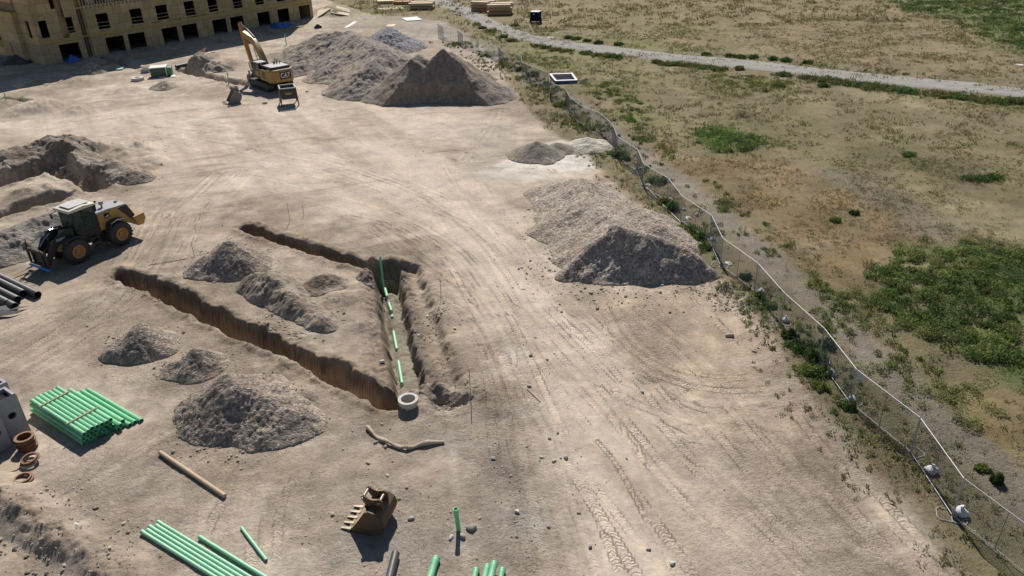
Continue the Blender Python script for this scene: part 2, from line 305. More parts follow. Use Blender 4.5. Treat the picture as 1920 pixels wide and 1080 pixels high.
def ground_colour(x, y):
    n0 = fbm(x, y, 9., 4, 101); n1 = fbm(x, y, 2.2, 4, 102); n2 = fbm(x, y, .6, 4, 103, .6)
    c = MIDD * .95 + (LIGHT - MIDD * .95) * np.clip(.38 + n0 * 1.0 + n1 * .6 + n2 * .35, 0, 1)[:, None]
    def lay(col, mask, k=1.):
        nonlocal c
        mk = np.clip(mask * k, 0, 1)[:, None]; c = c + (col - c) * mk
    # compacted pale lane
    lane = pm(x, y, [(60, 215), (400, 190), (900, 200), (1010, 300), (960, 380), (1040, 560), (1250, 800), (1560, 1090), (1180, 1090), (1040, 820), (930, 620), (850, 470), (640, 385), (330, 350), (60, 260)], 2.5, 2., 5.)
    lay(LIGHT * 1.03, lane, .78)
    lay(MIDD * C3(1.05, 1., .94), pm(x, y, [(1130, 540), (1360, 540), (1480, 650), (1560, 770), (1500, 850), (1300, 800), (1180, 680)], 2., 1.5, 4.), .65)
    strip = fbm((x * .86 + y * .5) * 1.1, (y * .86 - x * .5) * .10, 1.5, 5, 130, .6)
    lay(LIGHT * 1.13, np.clip(strip * 3, 0, 1) * lane, .75); lay(MIDD * 1.02, np.clip(-strip * 3 - .1, 0, 1) * lane, .65)
    lay(GREY, pm(x, y, [(840, 230), (960, 235), (1010, 330), (900, 335)], 1.5, 1., 3.), .5)
    lay(WHITE, pm(x, y, [(930, 304), (975, 280), (1090, 252), (1128, 254), (1138, 296), (1100, 322), (1030, 318), (950, 318)], .5, .8, 2.), 1.)
    lay(WHITE, pm(x, y, [(900, 322), (1060, 300), (1130, 300), (1100, 325), (980, 338)], .8, .8, 2.), .5)
    lay(DAMP * 1.5, pm(x, y, [(1120, 330), (1140, 305), (1175, 330), (1235, 385), (1210, 395), (1150, 360)], .5, .6, 2.), .75)
    for P_, k in (([(600, 395), (700, 400), (800, 450), (880, 560), (915, 650), (880, 650), (830, 560), (760, 480), (660, 440)], .55),
                  ([(735, 500), (770, 500), (850, 640), (880, 745), (830, 790), (770, 760)], .5), ([(690, 500), (712, 510), (735, 700), (700, 690)], .5),
                  ([(0, 900), (60, 930), (300, 1090), (160, 1090), (0, 1000)], .6), ([(905, 720), (950, 720), (965, 860), (930, 900)], .6), ([(945, 890), (975, 890), (1020, 1080), (970, 1090)], .45), ([(880, 640), (915, 640), (920, 662), (885, 662)], .5), ([(1120, 690), (1230, 690), (1260, 760), (1180, 760)], .3), ([(1500, 790), (1560, 880), (1640, 1000), (1620, 1010), (1520, 890)], .5), ([(480, 240), (620, 232), (720, 260), (600, 262)], .35), ([(340, 380), (300, 480), (260, 440), (310, 330)], .3),
                  ([(640, 120), (720, 190), (930, 205), (940, 185), (1000, 230), (900, 120)], .35), ([(230, 255), (330, 330), (260, 390), (100, 320), (0, 260)], .4),
                  ([(380, 640), (620, 690), (730, 790), (620, 850), (330, 720)], .3)):
        lay(DAMP * 1.25, pm(x, y, P_, 1.2, 1.2, 2.5) * np.clip(.6 + n1 * .9, 0, 1), k)
    lay(GREY * .95, pm(x, y, [(620, 800), (980, 790), (1010, 1090), (560, 1090)], 2., 1.5, 3.) * np.clip(.5 + n1, 0, 1), .55)
    lay(DAMP * 1.3, np.clip(fbm(x, y, 3.5, 6, 160, .72) * 3.2 - .8, 0, 1) * (1 - .8 * lane), .6)
    sx_ = fbm((x * .96 + y * .28) * .22, (y * .96 - x * .28) * 1.3, 1.6, 5, 131, .65); lay(DAMP * 1.45, np.clip(sx_ * 2.6 - .45, 0, 1) * pm(x, y, [(-60, 100), (900, 100), (1000, 300), (620, 420), (300, 480), (-60, 260)], 6, 3, 6), .75); lay(LIGHT * 1.1, np.clip(-sx_ * 2.6 - .4, 0, 1), .55)
    lay(WHITE * .95, np.clip(fbm(x, y, 4., 5, 161, .65) * 2.8 - .9, 0, 1), .5)
    # yard by the stacks, gravel by the building
    lay(GREY * 1.0, pm(x, y, [(760, 0), (900, 20), (880, 60), (980, 130), (900, 110), (760, 60), (600, 40), (660, 20)], 2., 2., 5.), .6)
    # trench spoil
    for pts, hw, dep, run, rag in TRENCH[:3]:
        d = seg(x, y, pts)[0]; lay(MIDD * C3(.78, .74, .70), 1 - ss(hw + .1, hw + 1.1, d + n2 * .8 + n1 * .5), .65)
    field = pm(x, y, FIELD, .7, 1.0, 3.)
    lay(TANF, field, 1.)
    fz = lambda P_, s=2., r=2., rs=5.: pm(x, y, P_, s, r, rs) * field
    lay(OLIVE, field * np.clip(.25 + n0 * .9 + n1 * .5, 0, 1), .85)
    lay(TANF * C3(1.02, .98, .95), fz([(1000, -60), (1660, -60), (1760, 40), (1840, 90), (1920, 150), (1700, 140), (1450, 110), (1200, 60), (1000, 20)], 5, 5, 12), .75)
    lay(ORNG, fz([(1170, 250), (1290, 290), (1500, 300), (1640, 380), (1740, 440), (1660, 520), (1560, 540), (1480, 470), (1380, 370), (1250, 310)], 2.5, 2., 5.) * np.clip(.7 + n1 * .8, 0, 1), .8)
    lay(ORNG * C3(.9, .95, .9), fz([(1830, 720), (1960, 740), (1960, 900), (1850, 850)], 2, 2, 3), .6)
    lay(STRAW, fz([(1720, 410), (1800, 375), (1960, 390), (1960, 470), (1860, 450)], 1.2, 1.5, 3.), .8)
    lay(STRAW, fz([(1820, 880), (1960, 860), (1960, 1010), (1880, 960)], 1., 1.2, 3.), .55)
    lay(STRAW * .95, fz([(1560, 155), (1700, 180), (1860, 215), (1800, 235), (1640, 200)], 2., 2., 4.), .4)
    tr = WP([(890, 82), (960, 125), (1030, 172), (1085, 195), (1120, 230), (1180, 270), (1230, 310), (1300, 360), (1390, 440), (1470, 510), (1570, 600), (1690, 720), (1830, 850), (1990, 1000)])
    d, _, _ = seg(x, y, tr); lay(TRAIL, (1 - ss(.5, 1.5, d + n1 * .5)) * field, .9)
    lay(TRAIL * .95, fz([(1480, 300), (1600, 330), (1700, 380), (1800, 440), (1720, 440), (1600, 360)], 1.5, 2, 4), .6)
    for P_, k in (([(1640, 520), (1700, 470), (1800, 450), (1960, 470), (1960, 720), (1850, 690), (1760, 645), (1660, 585)], .9),
                  ([(1280, 248), (1340, 242), (1430, 262), (1420, 288), (1340, 292)], .8),
                  ([(1630, -10), (2100, -20), (2100, 140), (1930, 112), (1850, 75), (1790, 30), (1700, 22)], .9)):
        lay(GREEN * 1.6, fz(P_, 1.6, 2.2, 3.5) * np.clip(.75 + n1 * 1.3, 0, 1), k * .85)
    for P_, k in (([(1100, 160), (1180, 170), (1240, 215), (1180, 230)], .6), ([(960, 80), (1100, 108), (1200, 120), (1300, 150), (1180, 150), (1020, 120)], .55),
                  ([(1340, 140), (1460, 145), (1480, 170), (1360, 172)], .8), ([(1000, 66), (1250, 96), (1450, 112), (1450, 106), (1250, 80), (1080, 62)], .5), ([(1600, 150), (1930, 185), (1930, 215), (1700, 190)], .55),
                  ([(640, 10), (760, 30), (730, 60), (600, 30)], .5), ([(900, 75), (1000, 90), (1030, 130), (960, 120)], .4), ([(1180, 20), (1400, 60), (1300, 75), (1180, 50)], .35)):
        lay(YGRN, pm(x, y, P_, 2., 2., 4.) * np.clip(.6 + n1, 0, 1), k)
    lay(OLIVE * .8, fz([(1560, 280), (1900, 320), (1930, 350), (1700, 340), (1580, 310)], 2, 2.5, 4) * np.clip(.5 + n1, 0, 1), .7)
    lay(DAMP * 1.15, field * np.clip(fbm(x, y, 2.6, 5, 171, .7) * 3 - 1.2, 0, 1), .5)
    # weedy verge between fence and dirt
    c = c * (1 - .13 * field)[:, None]
    verge = pm(x, y, EDGE[3:] + [(2000, 1250), (2080, 1120), (1880, 985), (1760, 860), (1640, 745), (1500, 590), (1400, 500), (1260, 370), (1170, 275), (1090, 205), (1030, 165), (990, 150)], .5, .9, 2.)
    lay(C3(.195, .165, .098), verge * np.clip(.75 + n1 * 1.1, 0, 1), .85)
    c = c * (1 + (.20 * n2 + .10 * fbm(x, y, .25, 3, 104, .7)) * (1 - .6 * lane) + .08 * n1)[:, None]
    return np.clip(c, .02, .8), field, lane
# ------------------------------------------------------------------ ground sheet, finer where the picture looks closest
ys = [15.]
while ys[-1] < 200: ys.append(ys[-1] + .085 * max(1, ys[-1] / 45) ** 2)
near = [-120., -60, -30, -10, 0, 6, 10, 12.5, 14, 14.6]; far = [210., 225, 250, 290, 350, 450, 600, 900, 1400, 2200]
ys = np.array(near + ys + far)
us = np.arange(-36, 36.01, .085); us = np.concatenate([[-600, -300, -150, -90, -60, -45, -40, -37.5, -36.4], us, [36.4, 37.5, 40, 45, 60, 90, 150, 300, 600]])
wy = np.sqrt(1 + (np.maximum(0, ys - 35) / 40) ** 2)
GX = us[None] * wy[:, None]; GY = np.repeat(ys[:, None], len(us), 1)
fx = GX.ravel(); fy = GY.ravel()
S_, T_, Mk_, Z_, TC_ = track_fields(fx, fy)
GZ = terrain(fx, fy) + Z_
gc, fieldm, lanem = ground_colour(fx, fy)
# soil seen inside the cuts: dark topsoil band with clod shade painted in, above orange clay
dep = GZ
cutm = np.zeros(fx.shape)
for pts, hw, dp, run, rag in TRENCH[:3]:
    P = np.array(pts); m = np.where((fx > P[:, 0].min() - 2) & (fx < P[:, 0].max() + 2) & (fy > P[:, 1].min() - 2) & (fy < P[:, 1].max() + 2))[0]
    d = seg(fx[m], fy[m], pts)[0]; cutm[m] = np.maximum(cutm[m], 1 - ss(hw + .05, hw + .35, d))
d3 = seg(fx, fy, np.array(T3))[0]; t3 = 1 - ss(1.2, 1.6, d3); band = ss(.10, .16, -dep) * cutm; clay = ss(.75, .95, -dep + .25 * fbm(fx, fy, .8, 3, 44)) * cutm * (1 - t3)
gc = gc + (TOPS_SHADE * 1.2 - gc) * (band * .85)[:, None]; gc = gc + (CLAY - gc) * (clay * .95)[:, None]
wl3 = t3 * ss(.15, .3, -dep); gc = gc + (SOIL3 - gc) * (wl3 * .8)[:, None]; flo = (1 - ss(.5, .75, d3)) * ss(.85, 1.05, -dep); gc = gc + (C3(.33, .285, .22) - gc) * flo[:, None]
gc = np.clip(gc * (1 + np.clip(TC_, -.22, .22) * 1.0)[:, None], .02, .85)
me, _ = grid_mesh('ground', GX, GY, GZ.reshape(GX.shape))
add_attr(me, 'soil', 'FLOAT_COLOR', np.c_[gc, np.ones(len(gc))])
add_attr(me, 'tread', 'FLOAT_VECTOR', np.stack([S_, T_, np.clip(Mk_, 0, 1.4)], 1))
add_attr(me, 'rough', 'FLOAT', np.clip((.42 + .9 * fbm(fx, fy, 3.5, 4, 77)) * (1 - .6 * lanem) + .25 * fieldm, .06, 1.))
tag(link('ground', me, MAT_DIRT), kind='structure')
# ------------------------------------------------------------------ heaps
def pile_material(name, cols, vscale, bd, nb=.05):
    m, N, L, B = nmat(name)
    a = N.new('ShaderNodeAttribute'); a.attribute_name = 'soil'; c = a.outputs['Color']
    g = N.new('ShaderNodeNewGeometry'); vo = N.new('ShaderNodeTexVoronoi'); vo.inputs['Scale'].default_value = vscale; L.new(g.outputs['Position'], vo.inputs['Vector'])
    cc = ramp(N, L, vo.outputs['Color'], cols); c = mixc(N, L, 'MULTIPLY', 1., c, cc)
    c = mixc(N, L, 'MULTIPLY', 1., c, ramp(N, L, noise(N, L, 1.3, 5, .6), [(.3, (.82,) * 3), (.7, (1.15,) * 3)]))
    L.new(c, B.inputs['Base Color']); B.inputs['Roughness'].default_value = .95; B.inputs['Specular IOR Level'].default_value = .15
    h = math_n(N, L, 'SUBTRACT', .5, vo.outputs['Distance'], True)
    b1 = bump(N, L, h, bd); b2 = bump(N, L, noise(N, L, 8., 6, .75), nb, 1., b1); L.new(b2, B.inputs['Normal']); return m
MAT_GRAVEL = pile_material('gravel_cobbles', [(.2, (.68,) * 3), (.55, (1.,) * 3), (.85, (1.42, 1.40, 1.34))], 8., .10)
MAT_SOIL = pile_material('heaped_soil', [(.2, (.85,) * 3), (.8, (1.15,) * 3)], 4.5, .10, .09)
def solve_peak(px, py, pybase, slope):
    yb = G2(px, pybase)[1]; lo, hi = .05, 12.
    for _ in range(40):
        m_ = (lo + hi) / 2
        if G2(px, py, m_)[1] - m_ / slope > yb: lo = m_
        else: hi = m_
    return (*G2(px, py, m_), m_)
def heap(name, label, feats, col, mat=None, cell=.07, cobble=.12, cobz=.05, rough=.10, cut=None, col2=None, group=None, topcol=None):
    """feats: (x0,y0,x1,y1,h0,h1,slope) ridge pieces in metres"""
    F = np.array([f[:4] for f in feats]); hm = [max(f[4], f[5]) / f[6] for f in feats]; pad = max(hm) + 1
    x0, x1 = min(F[:, 0].min(), F[:, 2].min()) - pad, max(F[:, 0].max(), F[:, 2].max()) + pad
    y0, y1 = min(F[:, 1].min(), F[:, 3].min()) - pad, max(F[:, 1].max(), F[:, 3].max()) + pad
    X, Y = np.meshgrid(np.arange(x0, x1, cell), np.arange(y0, y1, cell)); x = X.ravel(); y = Y.ravel()
    wx = x + fbm(x, y, 1.6, 4, 201) * .35; wy_ = y + fbm(x, y, 1.6, 4, 202) * .35
    h = np.full(x.shape, -9.)
    for ax, ay, bx, by, ha, hb, slp in feats:
        v = np.array([bx - ax, by - ay]); L2 = max(v @ v, 1e-6); t = np.clip(((wx - ax) * v[0] + (wy_ - ay) * v[1]) / L2, 0, 1)
        d = np.hypot(wx - ax - t * v[0], wy_ - ay - t * v[1]); top = ha + (hb - ha) * t
        hh = top - slp * (np.sqrt(d * d + .05) - .22)
        k = .12; e = np.clip(.5 + .5 * (hh - h) / k, 0, 1); h = h * (1 - e) + hh * e + k * e * (1 - e)
    if cut is not None: h = cut(x, y, h)
    foot = ss(-.1, .5, h)
    h = h + fbm(x, y, .9, 4, 203, .6) * rough * (.4 + foot)
    wv, hv = worley(x, y, cobble, 7); w2, h2 = worley(x, y, cobble * .55, 9); h = h + ((wv * (.3 + 1.2 * hv ** 2)) * cobz + w2 * h2 * cobz * .5) * np.clip(.75 + 1.2 * fbm(x, y, 1.1, 3, 204), .15, 1.6) * (.3 + .7 * ss(0, .4, h))
    # rills running down
    z = terrain(x, y, False) + h
    keep = (h > .02).reshape(X.shape)
    z = np.where(h < .02, z - .12, z)
    me, sel = grid_mesh(name, X, Y, z.reshape(X.shape), keep)
    c = np.tile(np.array(col), (len(x), 1)); n = fbm(x, y, 1.4, 4, 210)
    if col2 is not None: c = c + (np.array(col2) - c) * np.clip(.5 + n * 1.6, 0, 1)[:, None]
    if topcol is not None:
        tc, lo_, hi_ = topcol; c = c + (np.array(tc) - c) * (ss(lo_, hi_, h + n * .3) * .9)[:, None]
    c = c * (1 + .15 * fbm(x, y, .3, 3, 211) + .25 * (hv - .5))[:, None]
    ft = (ss(.0, .45, h + .15 * n))[:, None]; c = c * ft + C3(.37, .31, .25) * (1 + .15 * n)[:, None] * (1 - ft)
    add_attr(me, 'soil', 'FLOAT_COLOR', np.c_[c[sel], np.ones(len(sel))])
    o = link(name, me, mat or MAT_GRAVEL); tag(o, label, 'gravel pile' if 'gravel' in name else 'dirt pile', group); return o
def cone(px, py, pyb, slope=.72):
    x_, y_, h_ = solve_peak(px, py, pyb, slope); return (x_, y_, x_, y_, h_, h_, slope)
def ridge(a, b, ya, yb, slope=.72):
    p = solve_peak(*a, ya, slope); q = solve_peak(*b, yb, slope); return (p[0], p[1], q[0], q[1], p[2], q[2], slope)
GRC = (.335, .278, .232); GRD = (.27, .222, .187); SOC = (.37, .31, .25); SOD = (.25, .20, .16)
def PZ(px, py, z): x_, y_ = G2(px, py, z); return x_, y_
def rid(a, za, b, zb, slope=.72): p = PZ(*a, za); q = PZ(*b, zb); return (p[0], p[1], q[0], q[1], za, zb, slope)
# big cobble pile beside the fence
heap('gravel_pile', 'largest grey cobble pile, dark near face, between the haul lane and the fence',
     [ridge((1160, 424), (1215, 438), 530, 533, .98), ridge((1215, 438), (1290, 470), 533, 531, .98), ridge((1290, 470), (1325, 500), 531, 528, .9), ridge((1160, 424), (1110, 458), 530, 527, .98), ridge((1110, 458), (1062, 502), 527, 527, .95), rid((1160, 422), 2.1, (1118, 376), 1.8, .52), rid((1118, 376), 1.8, (1082, 338), 1.4, .42), rid((1065, 338), 1.2, (1040, 345), .9, .42),
      rid((1085, 392), 1.5, (1050, 412), .8, .38), rid((1195, 390), 1.5, (1235, 425), 1.4, .5)],
     GRC, col2=(.37, .32, .27), cell=.055, cobble=.16, cobz=.055)
# sand
def mound(name, label, feats, col, **k): return heap(name, label, feats, col, **k)
heap('sand_pile', 'small dark sand pile on white spill in the middle distance', [cone(1006, 265, 307, .52), cone(978, 277, 297, .4), cone(1048, 268, 292, .42), cone(1022, 296, 309, .5)], (.25, .22, .18), MAT_SOIL, .12, .2, .02, .06)
heap('sand_pile', 'low pale cream sand heap touching the fence verge', [cone(1106, 260, 290, .34), cone(1085, 272, 290, .25)], (.56, .51, .43), MAT_SOIL, .12, .3, .03, .15)
# piles near the trenches
heap('gravel_pile', 'grey gravel cone between the two long trenches, nearest the loader', [cone(430, 452, 529, .78), cone(392, 478, 524, .6)], GRD, col2=GRC, cell=.05, cobble=.14, cobz=.045)
heap('dirt_pile', 'jagged dirt ridge with shaded near face between the trenches', [rid((505, 508), 1.35, (465, 520), .7, .85), rid((505, 508), 1.35, (555, 560), .8, .85), rid((555, 560), .8, (610, 600), .45, .8)], SOC, MAT_SOIL, .06, .3, .08, .14, col2=SOD)
heap('dirt_pile', 'small brown clod heap behind the jagged dirt ridge', [cone(602, 520, 555, .45)], (.17, .135, .10), MAT_SOIL, .06, .3, .12, .1)
heap('dirt_pile', 'small dark spoil tip at the elbow where the two trenches meet', [cone(690, 507, 530, .8)], SOD, MAT_SOIL, .05, .25, .05, .08)
heap('gravel_pile', 'leftmost gravel cone of the near row, right of the black pipes', [cone(262, 607, 682, .88), cone(232, 632, 680, .75)], GRC, col2=GRD, cell=.045, cobble=.11, cobz=.03)
heap('gravel_pile', 'smallest gravel cone of the near row, in the middle', [cone(366, 653, 717, .88), cone(335, 676, 710, .6)], GRC, col2=GRD, cell=.045, cobble=.11, cobz=.03)
heap('gravel_pile', 'broad gravel heap of the near row, closest to the camera', [cone(428, 706, 838, .76), ridge((428, 708), (490, 745), 838, 840, .74), cone(395, 735, 822, .8), cone(535, 770, 838, .62)], GRD, col2=(.32, .265, .22), cell=.05, cobble=.14, cobz=.05)
# large stockpiles at the back
y0c = G2(800, 193)[1]
def cutface(x, y, h):
    xc = G2(808, 193)[0]; yy = y - y0c + .22 * fbm(x, y, 1.6, 3, 66) + .055 * (x - xc) ** 2
    wing_ = ss(6.0, 8.0, np.abs(x - xc)); c_ = np.where(yy < .75, yy * 2.7, 2.02 + (yy - .75) * 1.02)
    return np.where(wing_ > .99, h, np.minimum(h, np.maximum(c_, -1) + wing_ * 6))
heap('sand_pile', 'huge stockpile with a scooped dark near face, right of the excavator',
     [ridge((785, 104), (770, 112), 203, 203, .74), ridge((785, 104), (806, 114), 203, 203, .74), ridge((806, 115), (852, 118), 202, 200, .74), ridge((852, 118), (893, 150), 200, 192, .7), rid((893, 150), 2.2, (925, 184), .4, .5),
      rid((826, 79), 6.2, (832, 92), 5.0, 1.3), rid((770, 112), 4.2, (735, 148), 2.2, .7), rid((845, 98), 4.6, (880, 130), 3.0, .6), rid((700, 174), .8, (728, 160), 1.4, .5)],
     (.30, .235, .18), MAT_SOIL, .11, .35, .045, .10, cutface, col2=(.27, .225, .19))
heap('dirt_pile', 'long lumpy spoil stockpile directly behind the excavator',
     [rid((600, 64), 3.4, (655, 60), 3.9, .5), rid((655, 60), 3.9, (648, 96), 2.6, .5), rid((600, 64), 3.4, (568, 95), 1.8, .42), rid((715, 92), 3.8, (690, 120), 3., .55), rid((648, 96), 2.6, (610, 130), 1.2, .42), rid((690, 120), 3., (660, 158), 1.2, .45), rid((700, 88), 3.5, (655, 60), 3.9, .5), rid((560, 118), 1.2, (545, 128), .8, .4), rid((735, 120), 2.4, (715, 150), 1.2, .4)],
     SOC, MAT_SOIL, .10, .35, .05, .22, col2=(.27, .23, .205))
heap('gravel_pile', 'blue grey gravel cone at the back of the spoil stockpile', [cone(726, 51, 104, .55)], (.31, .30, .31), cell=.12, cobble=.3, cobz=.12)
# left hand heaps
heap('dirt_pile', 'dark crusted spoil bank above the trenches at the left edge', [rid((90, 262), 1.7, (10, 282), 1.6, .5), rid((-60, 290), 1.6, (10, 282), 1.6, .5), rid((90, 262), 1.7, (140, 290), 1.0, .5)], SOC, MAT_SOIL, .09, .3, .12, .2, col2=SOD)
heap('dirt_pile', 'brown spoil bank with scooped near edge beyond the wheel loader', [rid((200, 300), 1.1, (255, 320), .8, .6), rid((165, 310), .9, (200, 300), 1.1, .7)], SOC, MAT_SOIL, .08, .3, .1, .15, col2=SOD)
heap('dirt_pile', 'grey crumbly spoil slope behind the loader forks', [rid((110, 395), 1.3, (20, 430), 1.3, .45), rid((20, 430), 1.3, (-60, 450), 1.3, .45)], (.29, .255, .225), MAT_SOIL, .08, .3, .12, .18, col2=(.22, .195, .18))
heap('gravel_pile', 'small gravel tip in the building shade', [cone(168, 117, 141, .6)], GRC, cell=.12, cobble=.25, cobz=.08)
heap('dirt_pile', 'small brown heap in front of the green dumpster', [cone(306, 152, 170, .5)], SOC, MAT_SOIL, .11, .3, .08, .1)
heap('dirt_pile', 'rough grey heap by the building shade edge, left of the excavator boom', [cone(375, 112, 133, .5), cone(410, 118, 136, .5)], SOD, MAT_SOIL, .12, .5, .15, .2, col2=SOC)
heap('dirt_pile', 'knobbly dirt clods at the trench end beside the manhole ring', [cone(818, 712, 742, .55), cone(862, 733, 752, .5)], SOD, MAT_SOIL, .05, .28, .1, .1)
#@@OBJECTS
# ------------------------------------------------------------------ part builder
def rotz(a): return np.array([[math.cos(a), -math.sin(a), 0], [math.sin(a), math.cos(a), 0], [0, 0, 1.]])
def frame(a, b, up=(0, 0, 1)):
    a = np.array(a, float); b = np.array(b, float); x = b - a; L = np.linalg.norm(x); x /= L
    up = np.array(up, float)
    if abs(x @ up) > .98: up = np.array([1., 0, 0])
    y = np.cross(up, x); y /= np.linalg.norm(y); return a, x, y, np.cross(x, y), L
class MB:
    def __init__(s): s.v = []; s.f = []
    def add(s, v, f):
        n = len(s.v); s.v += [tuple(map(float, p)) for p in v]; s.f += [tuple(i + n for i in q) for q in f]; return s
    def box(s, x0, x1, y0, y1, z0, z1):
        v = [(x, y, z) for z in (z0, z1) for x, y in ((x0, y0), (x1, y0), (x1, y1), (x0, y1))]
        return s.add(v, [(3, 2, 1, 0), (4, 5, 6, 7), (0, 1, 5, 4), (1, 2, 6, 5), (2, 3, 7, 6), (3, 0, 4, 7)])
    def beam(s, a, b, wd, ht, up=(0, 0, 1), w2=None, h2=None):
        a, x, y, z, L = frame(a, b, up); w2 = wd if w2 is None else w2; h2 = ht if h2 is None else h2; v = []
        for p, ww, hh in ((a, wd, ht), (a + x * L, w2, h2)):
            for i, j in ((-1, -1), (1, -1), (1, 1), (-1, 1)): v.append(p + y * i * ww / 2 + z * j * hh / 2)
        return s.add(v, [(3, 2, 1, 0), (4, 5, 6, 7), (0, 1, 5, 4), (1, 2, 6, 5), (2, 3, 7, 6), (3, 0, 4, 7)])
    def tube(s, a, b, r, r2=None, n=12, caps=True):
        a, x, y, z, L = frame(a, b); r2 = r if r2 is None else r2; v = []
        for p, q in ((a, r), (a + x * L, r2)):
            for k in range(n): t = 2 * math.pi * k / n; v.append(p + (y * math.cos(t) + z * math.sin(t)) * q)
        f = [(k, (k + 1) % n, n + (k + 1) % n, n + k) for k in range(n)]
        if caps: f += [tuple(range(n))[::-1], tuple(range(n, 2 * n))]
        return s.add(v, f)
    def lathe(s, prof, a, b, n=16, closed=True):     # prof: (along, radius)
        a, x, y, z, L = frame(a, b); v = []; m = len(prof)
        for u, r in prof:
            for k in range(n): t = 2 * math.pi * k / n; v.append(a + x * u + (y * math.cos(t) + z * math.sin(t)) * r)
        f = []
        for i in range(m if closed else m - 1):
            j = (i + 1) % m
            for k in range(n): f.append((i * n + k, i * n + (k + 1) % n, j * n + (k + 1) % n, j * n + k))
        return s.add(v, f)
    def hollow(s, a, b, ro, ri, n=14, bell=None):
        L = np.linalg.norm(np.array(b, float) - np.array(a, float))
        if bell:
            q = bell; pr = [(0, ri), (0, ro), (L - q[0] - .04, ro), (L - q[0], ro * q[1]), (L - .05, ro * q[1]), (L - .04, ro * q[1] * 1.06), (L, ro * q[1] * 1.06), (L, ri * q[1]), (L - q[0], ri * q[1]), (L - q[0] - .04, ri)]
        else: pr = [(0, ri), (0, ro), (L, ro), (L, ri)]
        return s.lathe(pr, a, b, n)
    def prism(s, poly, y0, y1):                      # x-z outline pushed along y
        n = len(poly); v = [(x, y0, z) for x, z in poly] + [(x, y1, z) for x, z in poly]
        return s.add(v, [tuple(range(n)), tuple(range(n, 2 * n))[::-1]] + [(i, n + i, n + (i + 1) % n, (i + 1) % n) for i in range(n)])
    def slab(s, poly, z0, z1):                       # x-y outline raised in z
        n = len(poly); v = [(x, y, z0) for x, y in poly] + [(x, y, z1) for x, y in poly]
        return s.add(v, [tuple(range(n))[::-1], tuple(range(n, 2 * n))] + [(i, (i + 1) % n, n + (i + 1) % n, n + i) for i in range(n)])
    def strip(s, pts, th, y0, y1):                   # bent plate: x-z polyline with thickness, pushed along y
        P = [np.array(p, float) for p in pts]; L = []; R = []
        for i, p in enumerate(P):
            t = P[min(i + 1, len(P) - 1)] - P[max(i - 1, 0)]; t /= np.linalg.norm(t); n_ = np.array([-t[1], t[0]])
            L.append(p + n_ * th / 2); R.append(p - n_ * th / 2)
        for i in range(len(P) - 1): s.prism([tuple(L[i]), tuple(L[i + 1]), tuple(R[i + 1]), tuple(R[i])], y0, y1)
        return s
    def path(s, pts, r, n=6):
        for i in range(len(pts) - 1):
            rr = r if not isinstance(r, (list, tuple)) else r[i]; r2 = r if not isinstance(r, (list, tuple)) else r[i + 1]
            s.tube(pts[i], pts[i + 1], rr, r2, n)
        return s
    def mesh(s, name='part', ang=38):
        me = bpy.data.meshes.new(name); me.from_pydata(s.v, [], s.f); me.update()
        bm = bmesh.new(); bm.from_mesh(me); bmesh.ops.recalc_face_normals(bm, faces=bm.faces); bm.to_mesh(me); bm.free()
        me.polygons.foreach_set('use_smooth', np.ones(len(me.polygons), bool)); me.set_sharp_from_angle(angle=math.radians(ang)); return me
    def build(s, name, mat, parent=None, bevel=0):
        o = link(name, s.mesh(name), mat, parent)
        if bevel:
            b = o.modifiers.new('edge', 'BEVEL'); b.width = bevel; b.segments = 2; b.limit_method = 'ANGLE'; b.angle_limit = math.radians(35)
        return o
def empty(name, loc, rz=0., rot=None):
    o = bpy.data.objects.new(name, None); COL.objects.link(o); o.location = loc; o.rotation_euler = rot or (0, 0, rz); o.empty_display_size = .2; return o
def copy_tree(o, parent=None):
    c = o.copy(); COL.objects.link(c); c.parent = parent
    for ch in list(o.children): copy_tree(ch, c)
    return c
def text(name, s, size, mat, parent, loc, rot, ext=.004, sx=1.):
    cu = bpy.data.curves.new('t', 'FONT'); cu.body = s; cu.size = size; cu.extrude = ext; cu.align_x = 'CENTER'; cu.align_y = 'CENTER'; cu.offset = size * .018
    t = bpy.data.objects.new('t', cu); me = bpy.data.meshes.new_from_object(t); bpy.data.objects.remove(t)
    o = link(name, me, mat, parent); o.location = loc; o.rotation_euler = rot; o.scale = (sx, 1, 1); return o
ORD = ['first', 'second', 'third', 'fourth', 'fifth', 'sixth', 'seventh', 'eighth', 'ninth', 'tenth', 'eleventh', 'twelfth', 'thirteenth', 'fourteenth', 'fifteenth', 'sixteenth', 'seventeenth', 'eighteenth', 'nineteenth', 'twentieth']
def ordn(i): return ORD[i] if i < 20 else 'twenty-' + ORD[i - 20] if i < 29 else ('thirtieth' if i == 29 else 'thirty-' + ORD[i - 30])
# ------------------------------------------------------------------ object materials
M_YEL = simple('machine_yellow', (.42, .235, .04), .5, var=.22, dust=.4)
M_ORG = simple('rim_ochre', (.42, .19, .035), .6, dust=.3)
M_BLK = simple('black_steel', (.018, .018, .02), .55, dust=.10, dustc=(.2, .18, .15))
M_DKG = simple('dark_grey_steel', (.05, .048, .047), .55, metal=.3, dust=.15); M_GBK = simple('worn_grey_bucket', (.19, .18, .175), .6, metal=.2, dust=.2)
M_TYR = simple('tyre_rubber', (.028, .026, .025), .85, dust=.3, dustc=(.2, .17, .14))
M_TRK = simple('crawler_steel', (.05, .045, .04), .6, metal=.4, dust=.3)
M_CHR = simple('bare_cylinder_rod', (.55, .55, .55), .22, metal=1., var=.03)
M_WHT = simple('white_paint', (.75, .74, .70), .5, var=.05, dust=.15)
M_CRM = simple('cream_roof_paint', (.66, .60, .48), .55, var=.06, dust=.2)
M_GRYR = simple('grey_machine_top', (.30, .31, .34), .5, dust=.25)
